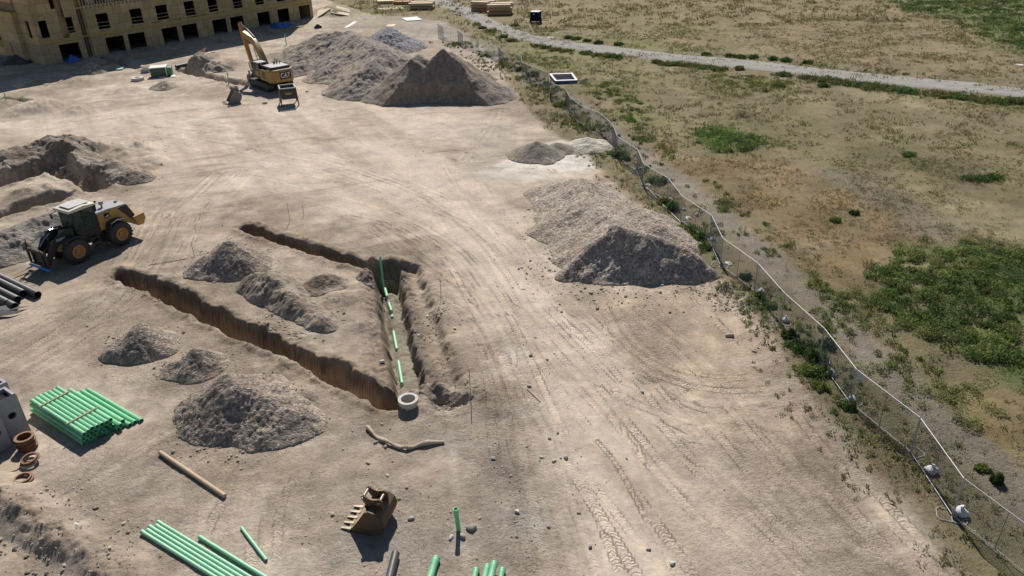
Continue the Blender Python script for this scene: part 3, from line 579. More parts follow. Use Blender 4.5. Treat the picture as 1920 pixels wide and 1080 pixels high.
M_RUST = simple('rusty_bucket_steel', (.10, .062, .036), .6, metal=.35, var=.35, vs_=5, bumpd=.01, dust=.25, dustc=(.26, .19, .12))
M_CAST = simple('rusted_cast_iron', (.20, .085, .045), .8, metal=.2, var=.3, vs_=6, bumpd=.01, dust=.3, dustc=(.42, .30, .2))
M_WORN = simple('worn_tooth_steel', (.33, .27, .2), .5, metal=.5, var=.2)
M_CONC = simple('precast_concrete', (.34, .335, .335), .85, var=.12, vs_=2.5, bumpd=.012, bscale=30)
M_CONL = simple('pale_concrete', (.52, .49, .45), .85, var=.1, bumpd=.01)
M_GRN = simple('sewer_pipe_green', (.12, .58, .28), .45, var=.12, vs_=2.5, spec=.5, dust=.28, dustc=(.5, .48, .4), bumpd=.002)
M_GRN2 = simple('sewer_pipe_faded_green', (.22, .64, .39), .5, var=.1, vs_=2., dust=.3, dustc=(.5, .48, .4))
M_HDPE = simple('black_drain_pipe', (.028, .027, .030), .5, var=.2, dust=.25, dustc=(.22, .2, .19))
M_WOOD = simple('weathered_board', (.36, .27, .17), .8, var=.25, vs_=6)
M_WOODP = simple('fresh_plywood', (.58, .46, .31), .8, var=.12, vs_=4)
M_LUM = simple('stacked_lumber', (.50, .30, .16), .8, var=.2, vs_=6)
M_LUMT = simple('lumber_top_boards', (.62, .50, .34), .8, var=.15)
M_BRCH = simple('dry_branch_bark', (.50, .41, .31), .85, var=.25, vs_=8, bumpd=.02)
M_CARD = simple('pale_wood_pole', (.48, .36, .24), .75, var=.12, vs_=5)
M_GALV = simple('galvanised_tube', (.40, .41, .44), .55, metal=.25, var=.05, spec=.4)
M_WIRE = simple('chain_link_wire', (.26, .26, .27), .5, metal=.6, var=.05)
M_BAG = simple('white_woven_bag', (.72, .73, .76), .7, var=.1, vs_=9, bumpd=.02, dust=.25)
M_BLUE = simple('blue_tarpaulin', (.03, .13, .42), .6, var=.2)
M_BLUEP = simple('blue_paint', (.02, .30, .75), .4, var=.1)
M_DGRN = simple('dark_green_cabinet', (.035, .10, .06), .5, var=.15, dust=.15)
M_NAVY = simple('navy_trailer_side', (.015, .018, .035), .9, var=.1, spec=.05)
M_RED = simple('faded_red', (.35, .06, .05), .6)
M_TEAL = simple('teal_cloth', (.04, .20, .22), .8)
M_PINK = simple('pinkish_panel', (.52, .38, .33), .7, var=.1)
M_CAB = simple('cab_black', (.012, .013, .014), .45, var=.1)
def glass():
    m, N, L, B = nmat('tinted_cab_glass'); B.inputs['Base Color'].default_value = (.012, .06, .05, 1); B.inputs['Roughness'].default_value = .12
    B.inputs['Alpha'].default_value = .58; B.inputs['Specular IOR Level'].default_value = .3; return m
M_GLS = glass()
def osb():
    m, N, L, B = nmat('strand_board_sheathing')
    g = N.new('ShaderNodeTexCoord'); br = N.new('ShaderNodeTexBrick'); mp = N.new('ShaderNodeMapping')
    mp.inputs['Rotation'].default_value = (math.radians(90), 0, 0); L.new(g.outputs['Object'], mp.inputs[0]); L.new(mp.outputs[0], br.inputs['Vector'])
    br.inputs['Scale'].default_value = 1.; br.inputs['Brick Width'].default_value = 1.22; br.inputs['Row Height'].default_value = 1.35; br.inputs['Mortar Size'].default_value = .03
    br.inputs['Color1'].default_value = (.50, .37, .20, 1); br.inputs['Color2'].default_value = (.38, .285, .16, 1); br.inputs['Mortar'].default_value = (.24, .17, .09, 1)
    n1 = noise(N, L, 14, 3, .8, 'obj'); c = mixc(N, L, 'MULTIPLY', 1., br.outputs[0], ramp(N, L, n1, [(.35, (.68,) * 3), (.65, (1.28,) * 3)]))
    n2 = noise(N, L, .5, 3, .6, 'obj'); c = mixc(N, L, 'MULTIPLY', 1., c, ramp(N, L, n2, [(.3, (.86, .88, .9)), (.7, (1.1, 1.08, 1.0))]))
    L.new(c, B.inputs['Base Color']); B.inputs['Roughness'].default_value = .85; return m
M_OSB = osb(); M_BAND = simple('yellowish_rim_board', (.42, .31, .11), .8, var=.15, vs_=2)
def leafmat():
    m, N, L, B = nmat('weed_leaves'); a = N.new('ShaderNodeAttribute'); a.attribute_name = 'leaf'
    L.new(a.outputs['Color'], B.inputs['Base Color']); B.inputs['Roughness'].default_value = .8; B.inputs['Specular IOR Level'].default_value = .2
    t = N.new('ShaderNodeBsdfTranslucent'); L.new(a.outputs['Color'], t.inputs[0]); ms = N.new('ShaderNodeMixShader'); ms.inputs[0].default_value = .3
    L.new(B.outputs[0], ms.inputs[1]); L.new(t.outputs[0], ms.inputs[2]); L.new(ms.outputs[0], N['Material Output'].inputs[0]); return m
M_LEAF = leafmat()
# ------------------------------------------------------------------ gravel road
def road():
    up = [(760, -40), (835, -5), (880, 14), (912, 32), (960, 52), (1010, 68), (1100, 82), (1250, 100), (1440, 117), (1600, 134), (1800, 152), (1920, 165), (2400, 225)]
    lo = [(740, -30), (815, 8), (870, 32), (900, 48), (955, 70), (1000, 82), (1100, 97), (1240, 113), (1440, 134), (1600, 151), (1800, 171), (1920, 184), (2400, 250)]
    A = np.array(WP(up, 0, 22)); B_ = np.array(WP(lo, 0, 22)); k = 22; t = np.linspace(0, 1, k)
    X = A[:, 0][:, None] * (1 - t) + B_[:, 0][:, None] * t; Y = A[:, 1][:, None] * (1 - t) + B_[:, 1][:, None] * t
    sh = fbm(X.ravel(), Y.ravel(), 2.5, 4, 300).reshape(X.shape) * .3 * (np.abs(t - .5) * 2) ** 2
    X = X + sh; Y = Y + sh
    Z = terrain(X.ravel(), Y.ravel(), True).reshape(X.shape) + .10 * (1 - (np.abs(t - .5) * 2) ** 6) + .004
    me, _ = grid_mesh('gravel_road', X, Y, Z); n = fbm(X.ravel(), Y.ravel(), 3., 4, 301); n2 = fbm(X.ravel(), Y.ravel(), .8, 4, 302)
    wear = np.tile(np.exp(-((np.abs(t - .5) - .22) / .1) ** 2), X.shape[0])
    c = np.tile(C3(.285, .27, .248), (n.size, 1)) * (1 + .08 * n + .05 * n2 + .08 * wear)[:, None]; add_attr(me, 'rough', 'FLOAT', np.full(n.size, -.08))
    add_attr(me, 'soil', 'FLOAT_COLOR', np.c_[c, np.ones(len(c))]); tag(link('gravel_road', me, MAT_DIRT), kind='structure')
road()
# ------------------------------------------------------------------ apartment building under construction
def building():
    k, c0 = 1.2516, 192.464; d = np.array([1, k]); d /= np.linalg.norm(d); n = np.array([d[1], -d[0]])          # n points at the site
    root = empty('apartment_building', (*(np.array([0, c0]) + d * -56.4), 0), math.atan2(d[1], d[0]))
    tag(root, 'unfinished timber apartment building sheathed in strand board with open garage bays', 'building')
    # local x runs along the facade (0 = far corner, negative towards the near end), local -y faces the site
    U = lambda u: u + 56.4
    TOP = 6.75
    gar = [(-101.9, -99.1), (-95.15, -92.4), (-91.7, -89.0), (-86.15, -83.5), (-82.7, -80.0), (-77.2, -74.55), (-73.8, -71.2), (-68.35, -65.85), (-64.15, -61.7), (-59.45, -57.0)]
    win = [(-100.9, -99.05), (-95.65, -93.85), (-90.5, -88.65), (-86.35, -84.45), (-81.5, -79.75), (-77.3, -75.6), (-72.65, -70.9), (-68.3, -66.55), (-63.9, -62.1), (-59.3, -57.6)]
    def wall(x0, x1, z0, z1, ops, y0=0., th=.18, name='wall'):
        b = MB(); xs = x0
        for a, e, s, t in sorted(ops):
            b.box(xs, a, y0, y0 + th, z0, z1)
            if s > z0: b.box(a, e, y0, y0 + th, z0, s)
            if t < z1: b.box(a, e, y0, y0 + th, t, z1)
            xs = e
        b.box(xs, x1, y0, y0 + th, z0, z1); return b.build(name, M_OSB, root)
    wall(U(-97.2), 0, -.3, 2.78, [(U(a), U(b), -.3, 2.33) for a, b in gar[1:]])
    wall(U(-97.2), 0, 3.2, TOP, [(U(a), U(b), 3.62, 5.75) for a, b in win[1:]])
    wall(U(-104.2), U(-98.3), -.3, 2.78, [(U(gar[0][0]), U(gar[0][1]), -.3, 2.4)], -.02)
    wall(U(-104.2), U(-98.3), 3.2, TOP + 2.6, [(U(win[0][0]), U(win[0][1]), 3.75, 5.9), (U(-103.7), U(-102.6), 3.6, 5.9), (U(-101.5), U(-100.0), 7.2, 9.0)], -.02)
    b = MB(); b.box(U(-97.2), .03, -.03, .16, 2.781, 3.199); b.box(U(-104.2), U(-98.3), -.05, .14, 2.781, 3.199); b.build('rim_band', M_BAND, root)
    b = MB(); b.box(U(-98.29), U(-97.21), .9, 1.1, -.3, TOP + 3); b.box(U(-98.29), U(-98.1), .17, .9, -.3, TOP + 3); b.box(U(-97.4), U(-97.21), .19, .9, -.3, TOP + 3); b.build('recessed_wall', M_OSB, root)
    # near end of the block, stepped back from the bays
    e0 = U(-104.2)
    def endwall(xa, y0, y1, z1, ops, name='end_wall'):
        b = MB(); ys_ = y0
        for a, e, s0, t0 in sorted(ops):
            b.box(xa - .18, xa, ys_, a, -.3, z1); b.box(xa - .18, xa, a, e, -.3, s0); b.box(xa - .18, xa, a, e, t0, z1); ys_ = e
        b.box(xa - .18, xa, ys_, y1, -.3, z1); return b.build(name, M_OSB, root)
    endwall(e0 - .02, -.02, 4.7, TOP + 3, [(1.4, 2.5, 3.6, 5.9)])
    endwall(e0 - .75, 4.75, 10.6, TOP + .1, [(7.7, 8.15, .5, 2.6)]); endwall(e0 - .2, 10.65, 15.2, TOP + .1, [(11.2, 12.0, .1, 2.6)])
    b = MB(); b.box(e0 - .92, e0 - .2, 4.55, 4.74, -.3, TOP + .1); b.build('return_wall', M_OSB, root)
    b = MB(); b.box(e0 - .99, e0 - .1, 4.4, 9.2, TOP - .45, TOP + .16); b.build('canopy_edge', M_BAND, root)
    b = MB(); b.box(e0 - .4, e0 - .2, 4.8, 15.2, TOP + .2, TOP + 3.); b.build('upper_end_wall', M_OSB, root)
    b = MB(); b.box(e0 - 2.2, e0 - .22, 10.8, 13.6, 2.75, 2.9); b.build('porch_roof', M_DKG, root)
    b = MB(); b.box(e0 - 2.1, e0 - 1.9, 10.9, 11.1, -.2, 2.74); b.build('porch_post', M_BAND, root)
    # floors, end wall, back wall
    b = MB()
    for z in (-.25, 2.9, TOP + .02): b.box(U(-104.1), -.05, .2, 15, z, z + .22)
    b.build('floor_deck', M_WOOD, root)
    b = MB(); b.box(-.18, 0, .19, 15, -.3, TOP); b.build('end_wall', M_OSB, root)
    b = MB(); b.box(U(-104.2), 0, 15, 15.2, -.3, 17.6); b.build('back_wall', M_OSB, root)
    b = MB()
    for u in (-103.9, -98., -92.2, -87.4, -83.3, -78.4, -74.3, -69.5, -65.2, -60.6): b.box(U(u), U(u) + .15, .2, 15, 0, 2.9); b.box(U(u), U(u) + .15, .2, 15, 3.15, TOP)
    b.build('shade_dark_partition', M_DKG, root)  # dark material paints the shade of the rooms onto these inner walls
    # third storey frame, open studs toned pale for sunlight, and the storeys above it
    b = MB(); x = U(-97.0)
    b.box(U(-97.2), 0, .02, .16, TOP + .24, TOP + .30); b.box(U(-97.2), 0, .02, .16, TOP + 2.7, TOP + 2.8)
    while x < -.1:
        b.box(x, x + .06, .02, .16, TOP + .3, TOP + 2.7); x += .41
    b.build('stud_frame', M_WHT if False else M_LUMT, root)
    b = MB(); x = U(-97.1)
    while x < -.1: b.box(x, x + .22, -.06, .5, TOP + .03, TOP + .2); x += .61
    b.build('joist_end', M_LUMT, root)
    b = MB(); b.box(U(-104.1), -.3, .3, 15, TOP + 2.9, TOP + 3.2)
    b.box(U(-97), -.5, .6, .8, TOP + 3.2, 17.6); b.box(U(-104.1), -1, .3, 15, 17.6, 17.9)
    for u in (-97., -90, -83, -76, -69, -62, -57.2): b.box(U(u), U(u) + .2, .8, 15, TOP + 3.2, 17.6)
    b.build('upper_storeys', M_OSB, root)
    for u in np.arange(-96, -84, 2.9): MB().box(U(u), U(u) + 1.1, 1.2, 1.3, TOP + .3, TOP + 2.2).build('sunlit_tone_panel', M_PINK, root)  # pinkish tone paints in the sunlit bits behind the studs
    # windows: two guard boards each
    for i, (x0, x1) in enumerate(win):
        b = MB(); yy = -.06 if i else -.08
        for z in (4.0, 4.5): b.box(U(x0) - .05, U(x1) + .05, yy, yy + .05, z, z + .07)
        o = b.build('guard_rail', M_WOOD, root)
    b = MB(); r_ = random.Random(4)
    for z, u0, u1, p in ((3.27, -91, -57, .62), (3.33, -91, -57, .35), (2.60, -84, -57, .35), (3.9, -69, -57, .3), (4.0, -66, -62, .8)):
        u = u0
        while u < u1:
            run = r_.random() < p
            L_ = r_.uniform(.6, 1.8)
            if run:
                q = u
                while q < min(u + L_, u1):
                    if not any(a - .1 < q < e + .1 for a, e in (gar if z < 2.7 else win if z > 3.5 else [])): b.box(U(q), U(q) + r_.uniform(.08, .2), -.012, -.002, z, z + r_.uniform(.08, .15))
                    q += r_.uniform(.22, .32)
            u += L_ + r_.uniform(.2, 1.2)
    tag(b.build('board_stamp', M_BLK, root), kind='stuff')
building()
# ------------------------------------------------------------------ excavator
def ell(cx, cz, r, a0, a1, n): return [(cx + r * math.cos(math.radians(a0 + (a1 - a0) * i / n)), cz + r * math.sin(math.radians(a0 + (a1 - a0) * i / n))) for i in range(n + 1)]
def excavator():
    hd = math.radians(131); S = np.array([-28.35, 93.3])
    root = empty('excavator', (S[0], S[1], tz(*S)), hd)
    tag(root, 'large yellow crawler excavator, boom raised and folded, back turned to the camera', 'excavator')
    for s in (1, -1):
        y0, y1 = s * 1.3 - .38, s * 1.3 + .38
        b = MB(); prof = ell(-1.95, .5, .5, 90, 270, 8) + ell(1.95, .5, .5, -90, 90, 8); inn = ell(-1.95, .5, .40, 90, 270, 8) + ell(1.95, .5, .40, -90, 90, 8)
        n = len(prof); v = [(x, y, z) for y in (y0, y1) for x, z in prof] + [(x, y, z) for y in (y0, y1) for x, z in inn]
        f = [(i, (i + 1) % n, n + (i + 1) % n, n + i) for i in range(n)] + [(2 * n + i, 3 * n + i, 3 * n + (i + 1) % n, 2 * n + (i + 1) % n) for i in range(n)]
        f += [(i, 2 * n + i, 2 * n + (i + 1) % n, (i + 1) % n) for i in range(n)] + [(n + i, n + (i + 1) % n, 3 * n + (i + 1) % n, 3 * n + i) for i in range(n)]
        b.add(v, f)
        for x in np.arange(-1.9, 1.95, .2): b.box(x, x + .07, y0 - .02, y1 + .02, .985, 1.04); b.box(x, x + .07, y0 - .02, y1 + .02, -.03, .02)
        for cx, a0 in ((-1.95, 100), (1.95, -80)):
            for q in range(8):
                a = math.radians(a0 + q * 23); p = np.array([cx + .5 * math.cos(a), .5 + .5 * math.sin(a)]); e = np.array([cx + .56 * math.cos(a), .5 + .56 * math.sin(a)])
                b.beam((p[0], y0, p[1]), (p[0], y1, p[1]), .10, .08, (math.cos(a), 0, math.sin(a)))
        t = b.build('track', M_TRK, root)
        b = MB(); b.box(-1.6, 1.6, s * 1.3 - .25, s * 1.3 + .25, .25, .78)
        for x in np.arange(-1.5, 1.6, .5): b.tube((x, s * 1.3 - .3, .24), (x, s * 1.3 + .3, .24), .16, n=10)
        b.build('track_frame', M_BLK, t)
        MB().tube((-1.95, s * 1.3 - .3, .5), (-1.95, s * 1.3 + .3, .5), .36, n=14).build('sprocket', M_DKG, t); MB().tube((1.95, s * 1.3 - .3, .5), (1.95, s * 1.3 + .3, .5), .34, n=14).build('idler', M_DKG, t)
    b = MB(); b.box(-1., 1., -1., 1., .45, .95); b.tube((0, 0, .9), (0, 0, 1.22), .75, n=20); b.build('undercarriage', M_BLK, root)
    b = MB(); b.box(-2.9, 1.3, -1.35, 1.35, 1.2, 1.42); b.build('deck_frame', M_BLK, root, .02)
    rear = [(-2.25, 1.49)] + [(-2.9 + .62 * math.cos(math.radians(a)) , .87 + .62 * math.sin(math.radians(a))) for a in range(95, 181, 14)]
    rear = rear + [(x - .0, -y) for x, y in rear[::-1]]
    b = MB(); b.slab([(x, y) for x, y in rear], 1.16, 2.42); t2 = [(-2.25 + (x + 2.25) * .93, y * .95) for x, y in rear]
    nn_ = len(rear); b.add([(x, y, 2.42) for x, y in rear] + [(x, y, 2.6) for x, y in t2], [tuple(range(nn_, 2 * nn_))] + [(i, (i + 1) % nn_, nn_ + (i + 1) % nn_, nn_ + i) for i in range(nn_)])
    cw = b.build('counterweight', M_YEL, root, .03)
    b = MB(); b.box(-3.545, -3.525, -.98, .42, 1.5, 2.32); b.build('badge_panel', M_BLK, cw)
    text('badge_lettering', 'CAT', .78, M_WHT, cw, (-3.552, -.28, 1.90), (math.radians(90), 0, math.radians(-90)), .006, .78)
    b = MB(); b.add([(-3.565, -.10, 1.62), (-3.565, -.46, 1.62), (-3.565, -.28, 1.90)], [(0, 1, 2)]); b.build('badge_triangle', M_YEL, cw)
    for s in (1, -1):
        b = MB(); b.box(-2.249, -.55, s * 1.47 - .03, s * 1.47 + .03, 1.25, 2.5); p = b.build('side_door', M_YEL, root, .01)
        b = MB()
        for i in range(5):
            z = 1.5 + i * .18; b.box(-1.95, -1.2, s * 1.51 - .012, s * 1.51 + .012, z, z + .11)
        b.build('grille', M_BLK, p)
    b = MB(); b.box(-2.2, -.5, -1.43, 1.43, 1.42, 2.5); b.build('engine_bay', M_BLK, root)
    b = MB(); b.box(-3.05, -.75, -1.25, 1.2, 2.605, 2.88); hood = b.build('engine_hood', M_BLK, root, .05)
    b = MB(); b.box(-2.95, -.85, -1.12, 1.08, 2.882, 2.90); b.build('hood_top_plate', M_GRYR, hood)
    b = MB(); b.tube((-1.2, -.55, 2.9), (-1.2, -.55, 3.35), .07, n=10); b.tube((-1.2, -.2, 2.9), (-1.2, -.2, 3.2), .10, n=10); b.tube((-1.5, -.75, 2.9), (-1.5, -.75, 3.25), .05, n=8); b.build('exhaust_stack', M_DKG, root)
    # cab
    b = MB()
    for x, y in ((-.45, .55), (-.45, 1.45), (1.35, .55), (1.35, 1.45), (.55, 1.45)): b.box(x - .05, x + .05, y - .05, y + .05, 1.42, 3.08)
    b.box(-.5, 1.4, .5, 1.5, 1.42, 1.62); b.box(-.5, -.4, .5, 1.5, 1.62, 2.3)
    cab = b.build('cab', M_CAB, root, .01)
    b = MB(); b.box(-.4, .5, 1.48, 1.52, 1.62, 2.15); b.build('door', M_YEL, cab)
    b = MB(); b.box(-.55, 1.42, .45, 1.53, 3.08, 3.2); b.build('roof', M_GRYR, cab, .03)
    b = MB(); b.box(-.44, .52, 1.46, 1.475, 2.16, 3.06); b.box(.58, 1.32, 1.46, 1.475, 1.64, 3.06); b.box(1.36, 1.375, .58, 1.42, 1.64, 3.06); b.box(-.46, -.445, .58, 1.42, 2.32, 3.06); b.build('window', M_GLS, cab)
    b = MB(); b.box(0, .5, .8, 1.2, 1.62, 1.95); b.box(-.1, .05, .8, 1.2, 1.9, 2.6); b.build('seat', M_BLK, cab)
    # front end
    yb = -.05
    top = [(.15, 2.05), (1.2, 3.75), (2.4, 5.0), (3.3, 5.45), (4.4, 5.75), (5.85, 6.0)]; bot = [(5.9, 5.65), (4.5, 5.15), (3.4, 4.75), (2.7, 4.3), (1.75, 3.1), (.55, 1.55)]
    b = MB(); b.prism(top + bot, yb - .27, yb + .27); b.tube((.3, yb - .5, 1.85), (.3, yb + .5, 1.85), .2, n=12); boom = b.build('boom', M_YEL, root, .02)
    for s in (-.42, .42):
        b = MB(); b.tube((1.15, yb + s, 1.55), (1.85, yb + s, 2.9), .13, n=10); cy = b.build('boom_cylinder', M_YEL, boom)
        b = MB(); b.tube((1.85, yb + s, 2.9), (2.55, yb + s, 4.35), .06, n=8); b.build('rod', M_CHR, cy) if False else b.build('rod', M_CHR, boom)
    b = MB(); b.tube((2.8, yb, 5.5), (4.5, yb, 6.25), .13, n=10); b.build('stick_cylinder', M_DKG, boom)
    b = MB(); b.tube((4.5, yb, 6.25), (6.15, yb, 6.85), .06, n=8); b.build('stick_rod', M_CHR, boom)
    b = MB(); b.prism([(6.05, 6.95), (6.45, 6.75), (6.3, 5.9), (4.75, 1.6), (4.4, 1.55), (4.45, 2.0), (5.6, 5.3), (5.62, 5.75)], yb - .2, yb + .2); st = b.build('stick', M_ORG, root, .02)
    b = MB(); b.tube((6.35, yb, 6.2), (5.75, yb, 4.1), .10, n=10); b.tube((5.75, yb, 4.1), (5.2, yb, 2.2), .05, n=8); b.build('bucket_cylinder', M_BLK, st)
    b = MB(); b.beam((5.2, yb - .25, 2.25), (4.75, yb - .25, 1.2), .06, .18); b.beam((5.2, yb + .25, 2.25), (4.75, yb + .25, 1.2), .06, .18); b.build('bucket_link', M_DKG, st)
    bk = bucket_parts(root, M_DKG, M_DKG, 1.0, None)
    bk.location = (4.45, yb, .25); bk.rotation_euler = (0, math.radians(-60), math.radians(180)); bk.scale = (1.05, 1.05, 1.05)
    b = MB(); b.box(-2.2, -1.2, -1.3, -.9, 1.42, 1.5); b.path([(-.4, -1.4, 2.5), (-.4, -1.4, 3.0), (1.1, -1.4, 3.0), (1.1, -1.4, 1.5)], .025); b.build('handrail', M_BLK, root)
def bucket_parts(parent, m1, m2, wdt, lbl, rust=True):
    h = .62 * wdt
    back = [(.72, .04), (.3, .0), (-.1, .0), (-.42, .12), (-.62, .36), (-.68, .62), (-.6, .86), (-.4, 1.02), (-.1, 1.1)]
    b = MB(); b.strip(back, .04, -h, h); shell = b.build('bucket_shell', m1, parent)
    for s in (1, -1):
        b = MB(); b.prism([(.70, .03), (.3, .0), (-.1, .0), (-.42, .12), (-.62, .36), (-.68, .62), (-.6, .86), (-.4, 1.02), (-.1, 1.1), (.05, 1.02), (.30, .62), (.62, .16)], s * h - .02, s * h + .02); b.build('side_plate', m1, shell)
    for s in (1, -1):
        b = MB(); b.prism([(-.55, .86), (-.1, 1.06), (.08, 1.06), (.22, 1.3), (.26, 1.42), (.16, 1.5), (.02, 1.42), (-.18, 1.36), (-.42, 1.42), (-.54, 1.34)], s * .24 - .035, s * .24 + .035); b.build('ear', m1, shell)
    b = MB(); b.tube((.17, -.34, 1.41), (.17, .34, 1.41), .05, n=10); b.tube((-.43, -.33, 1.3), (-.43, .33, 1.3), .05, n=10); b.build('pin', m2 if m2 else m1, shell)
    b = MB(); b.strip([(.78, .05), (.55, .03)], .07, -h - .02, h + .02); b.build('cutting_edge', m1, shell)
    for i in range(5):
        y = (-1 + i * .5) * (h - .07)
        b = MB(); b.beam((.68, y, .06), (1.08, y, .05), .12, .10, (0, 0, 1), .06, .03); b.build('tooth', m2 or m1, shell)
    return shell
excavator()
def loose_bucket(px, py, rz, mats, label, sc_=1., tilt=0., lift=0.):
    p = G(px, py); root = empty('excavator_bucket', (p[0], p[1], tz(p[0], p[1]) + lift), 0, (0, tilt, rz)); root.scale = (sc_,) * 3
    tag(root, label, 'bucket'); bucket_parts(root, *mats, 1.0, None); return root
loose_bucket(703, 980, math.radians(165), (M_RUST, M_WORN), 'brown rusty digging bucket with five teeth lying on bare dirt', 1.04)
loose_bucket(440, 192, math.radians(205), (M_GBK, M_WORN), 'grey steel bucket lying alone left of the excavator', 1.22)
# ------------------------------------------------------------------ steel bedding hopper
def hopper():
    p = G(531.5, 201); q = G(558, 198); a = math.atan2(q[1] - p[1], q[0] - p[0]); c = (p + q) / 2
    root = empty('steel_hopper', (c[0], c[1], tz(c[0], c[1])), a); tag(root, 'black steel hopper on splayed legs in front of the excavator', 'hopper')
    W2 = .82; D = 1.9
    for x in (-W2, W2):
        for y, tp in ((0, 0), (D, D)):
            b = MB(); b.beam((x * 1.12, y - .1 if y == 0 else y + .1, 0), (x, y, 1.95), .12, .12); b.build('leg', M_DKG, root)
    b = MB(); b.box(-W2, W2, -.06, .06, 1.85, 1.97); b.box(-W2, W2, D - .06, D + .06, 1.85, 1.97); b.box(-W2 - .06, -W2 + .06, .06, D - .06, 1.85, 1.97); b.box(W2 - .06, W2 + .06, .06, D - .06, 1.85, 1.97); b.build('top_rail', M_GRYR, root)
    b = MB(); b.add([(-W2, 0, 1.7), (W2, 0, 1.7), (W2 * .9, .12, .75), (-W2 * .9, .12, .75)], [(0, 1, 2, 3)]); b.add([(-W2, D, 1.9), (W2, D, 1.9), (W2 * .9, D - .3, .75), (-W2 * .9, D - .3, .75)], [(0, 1, 2, 3)])
    for s in (1, -1): b.add([(s * W2, 0, 1.8), (s * W2, D, 1.8), (s * W2 * .9, D - .3, .75), (s * W2 * .9, .12, .75)], [(0, 1, 2, 3)])
    b.box(-W2 * .9, W2 * .9, .12, D - .3, .70, .74); b.build('bin', M_DKG, root)
    b = MB()
    for y in np.arange(.15, D, .3): b.beam((-W2 - .03, y, 1.8), (-W2 - .03, y + .1, .7), .05, .07)
    b.build('rib', M_GRYR, root)
    b = MB(); b.box(-.35, .35, -.0, .02, 1.25, 1.42); b.build('yellow_plate', M_YEL, root)
hopper()
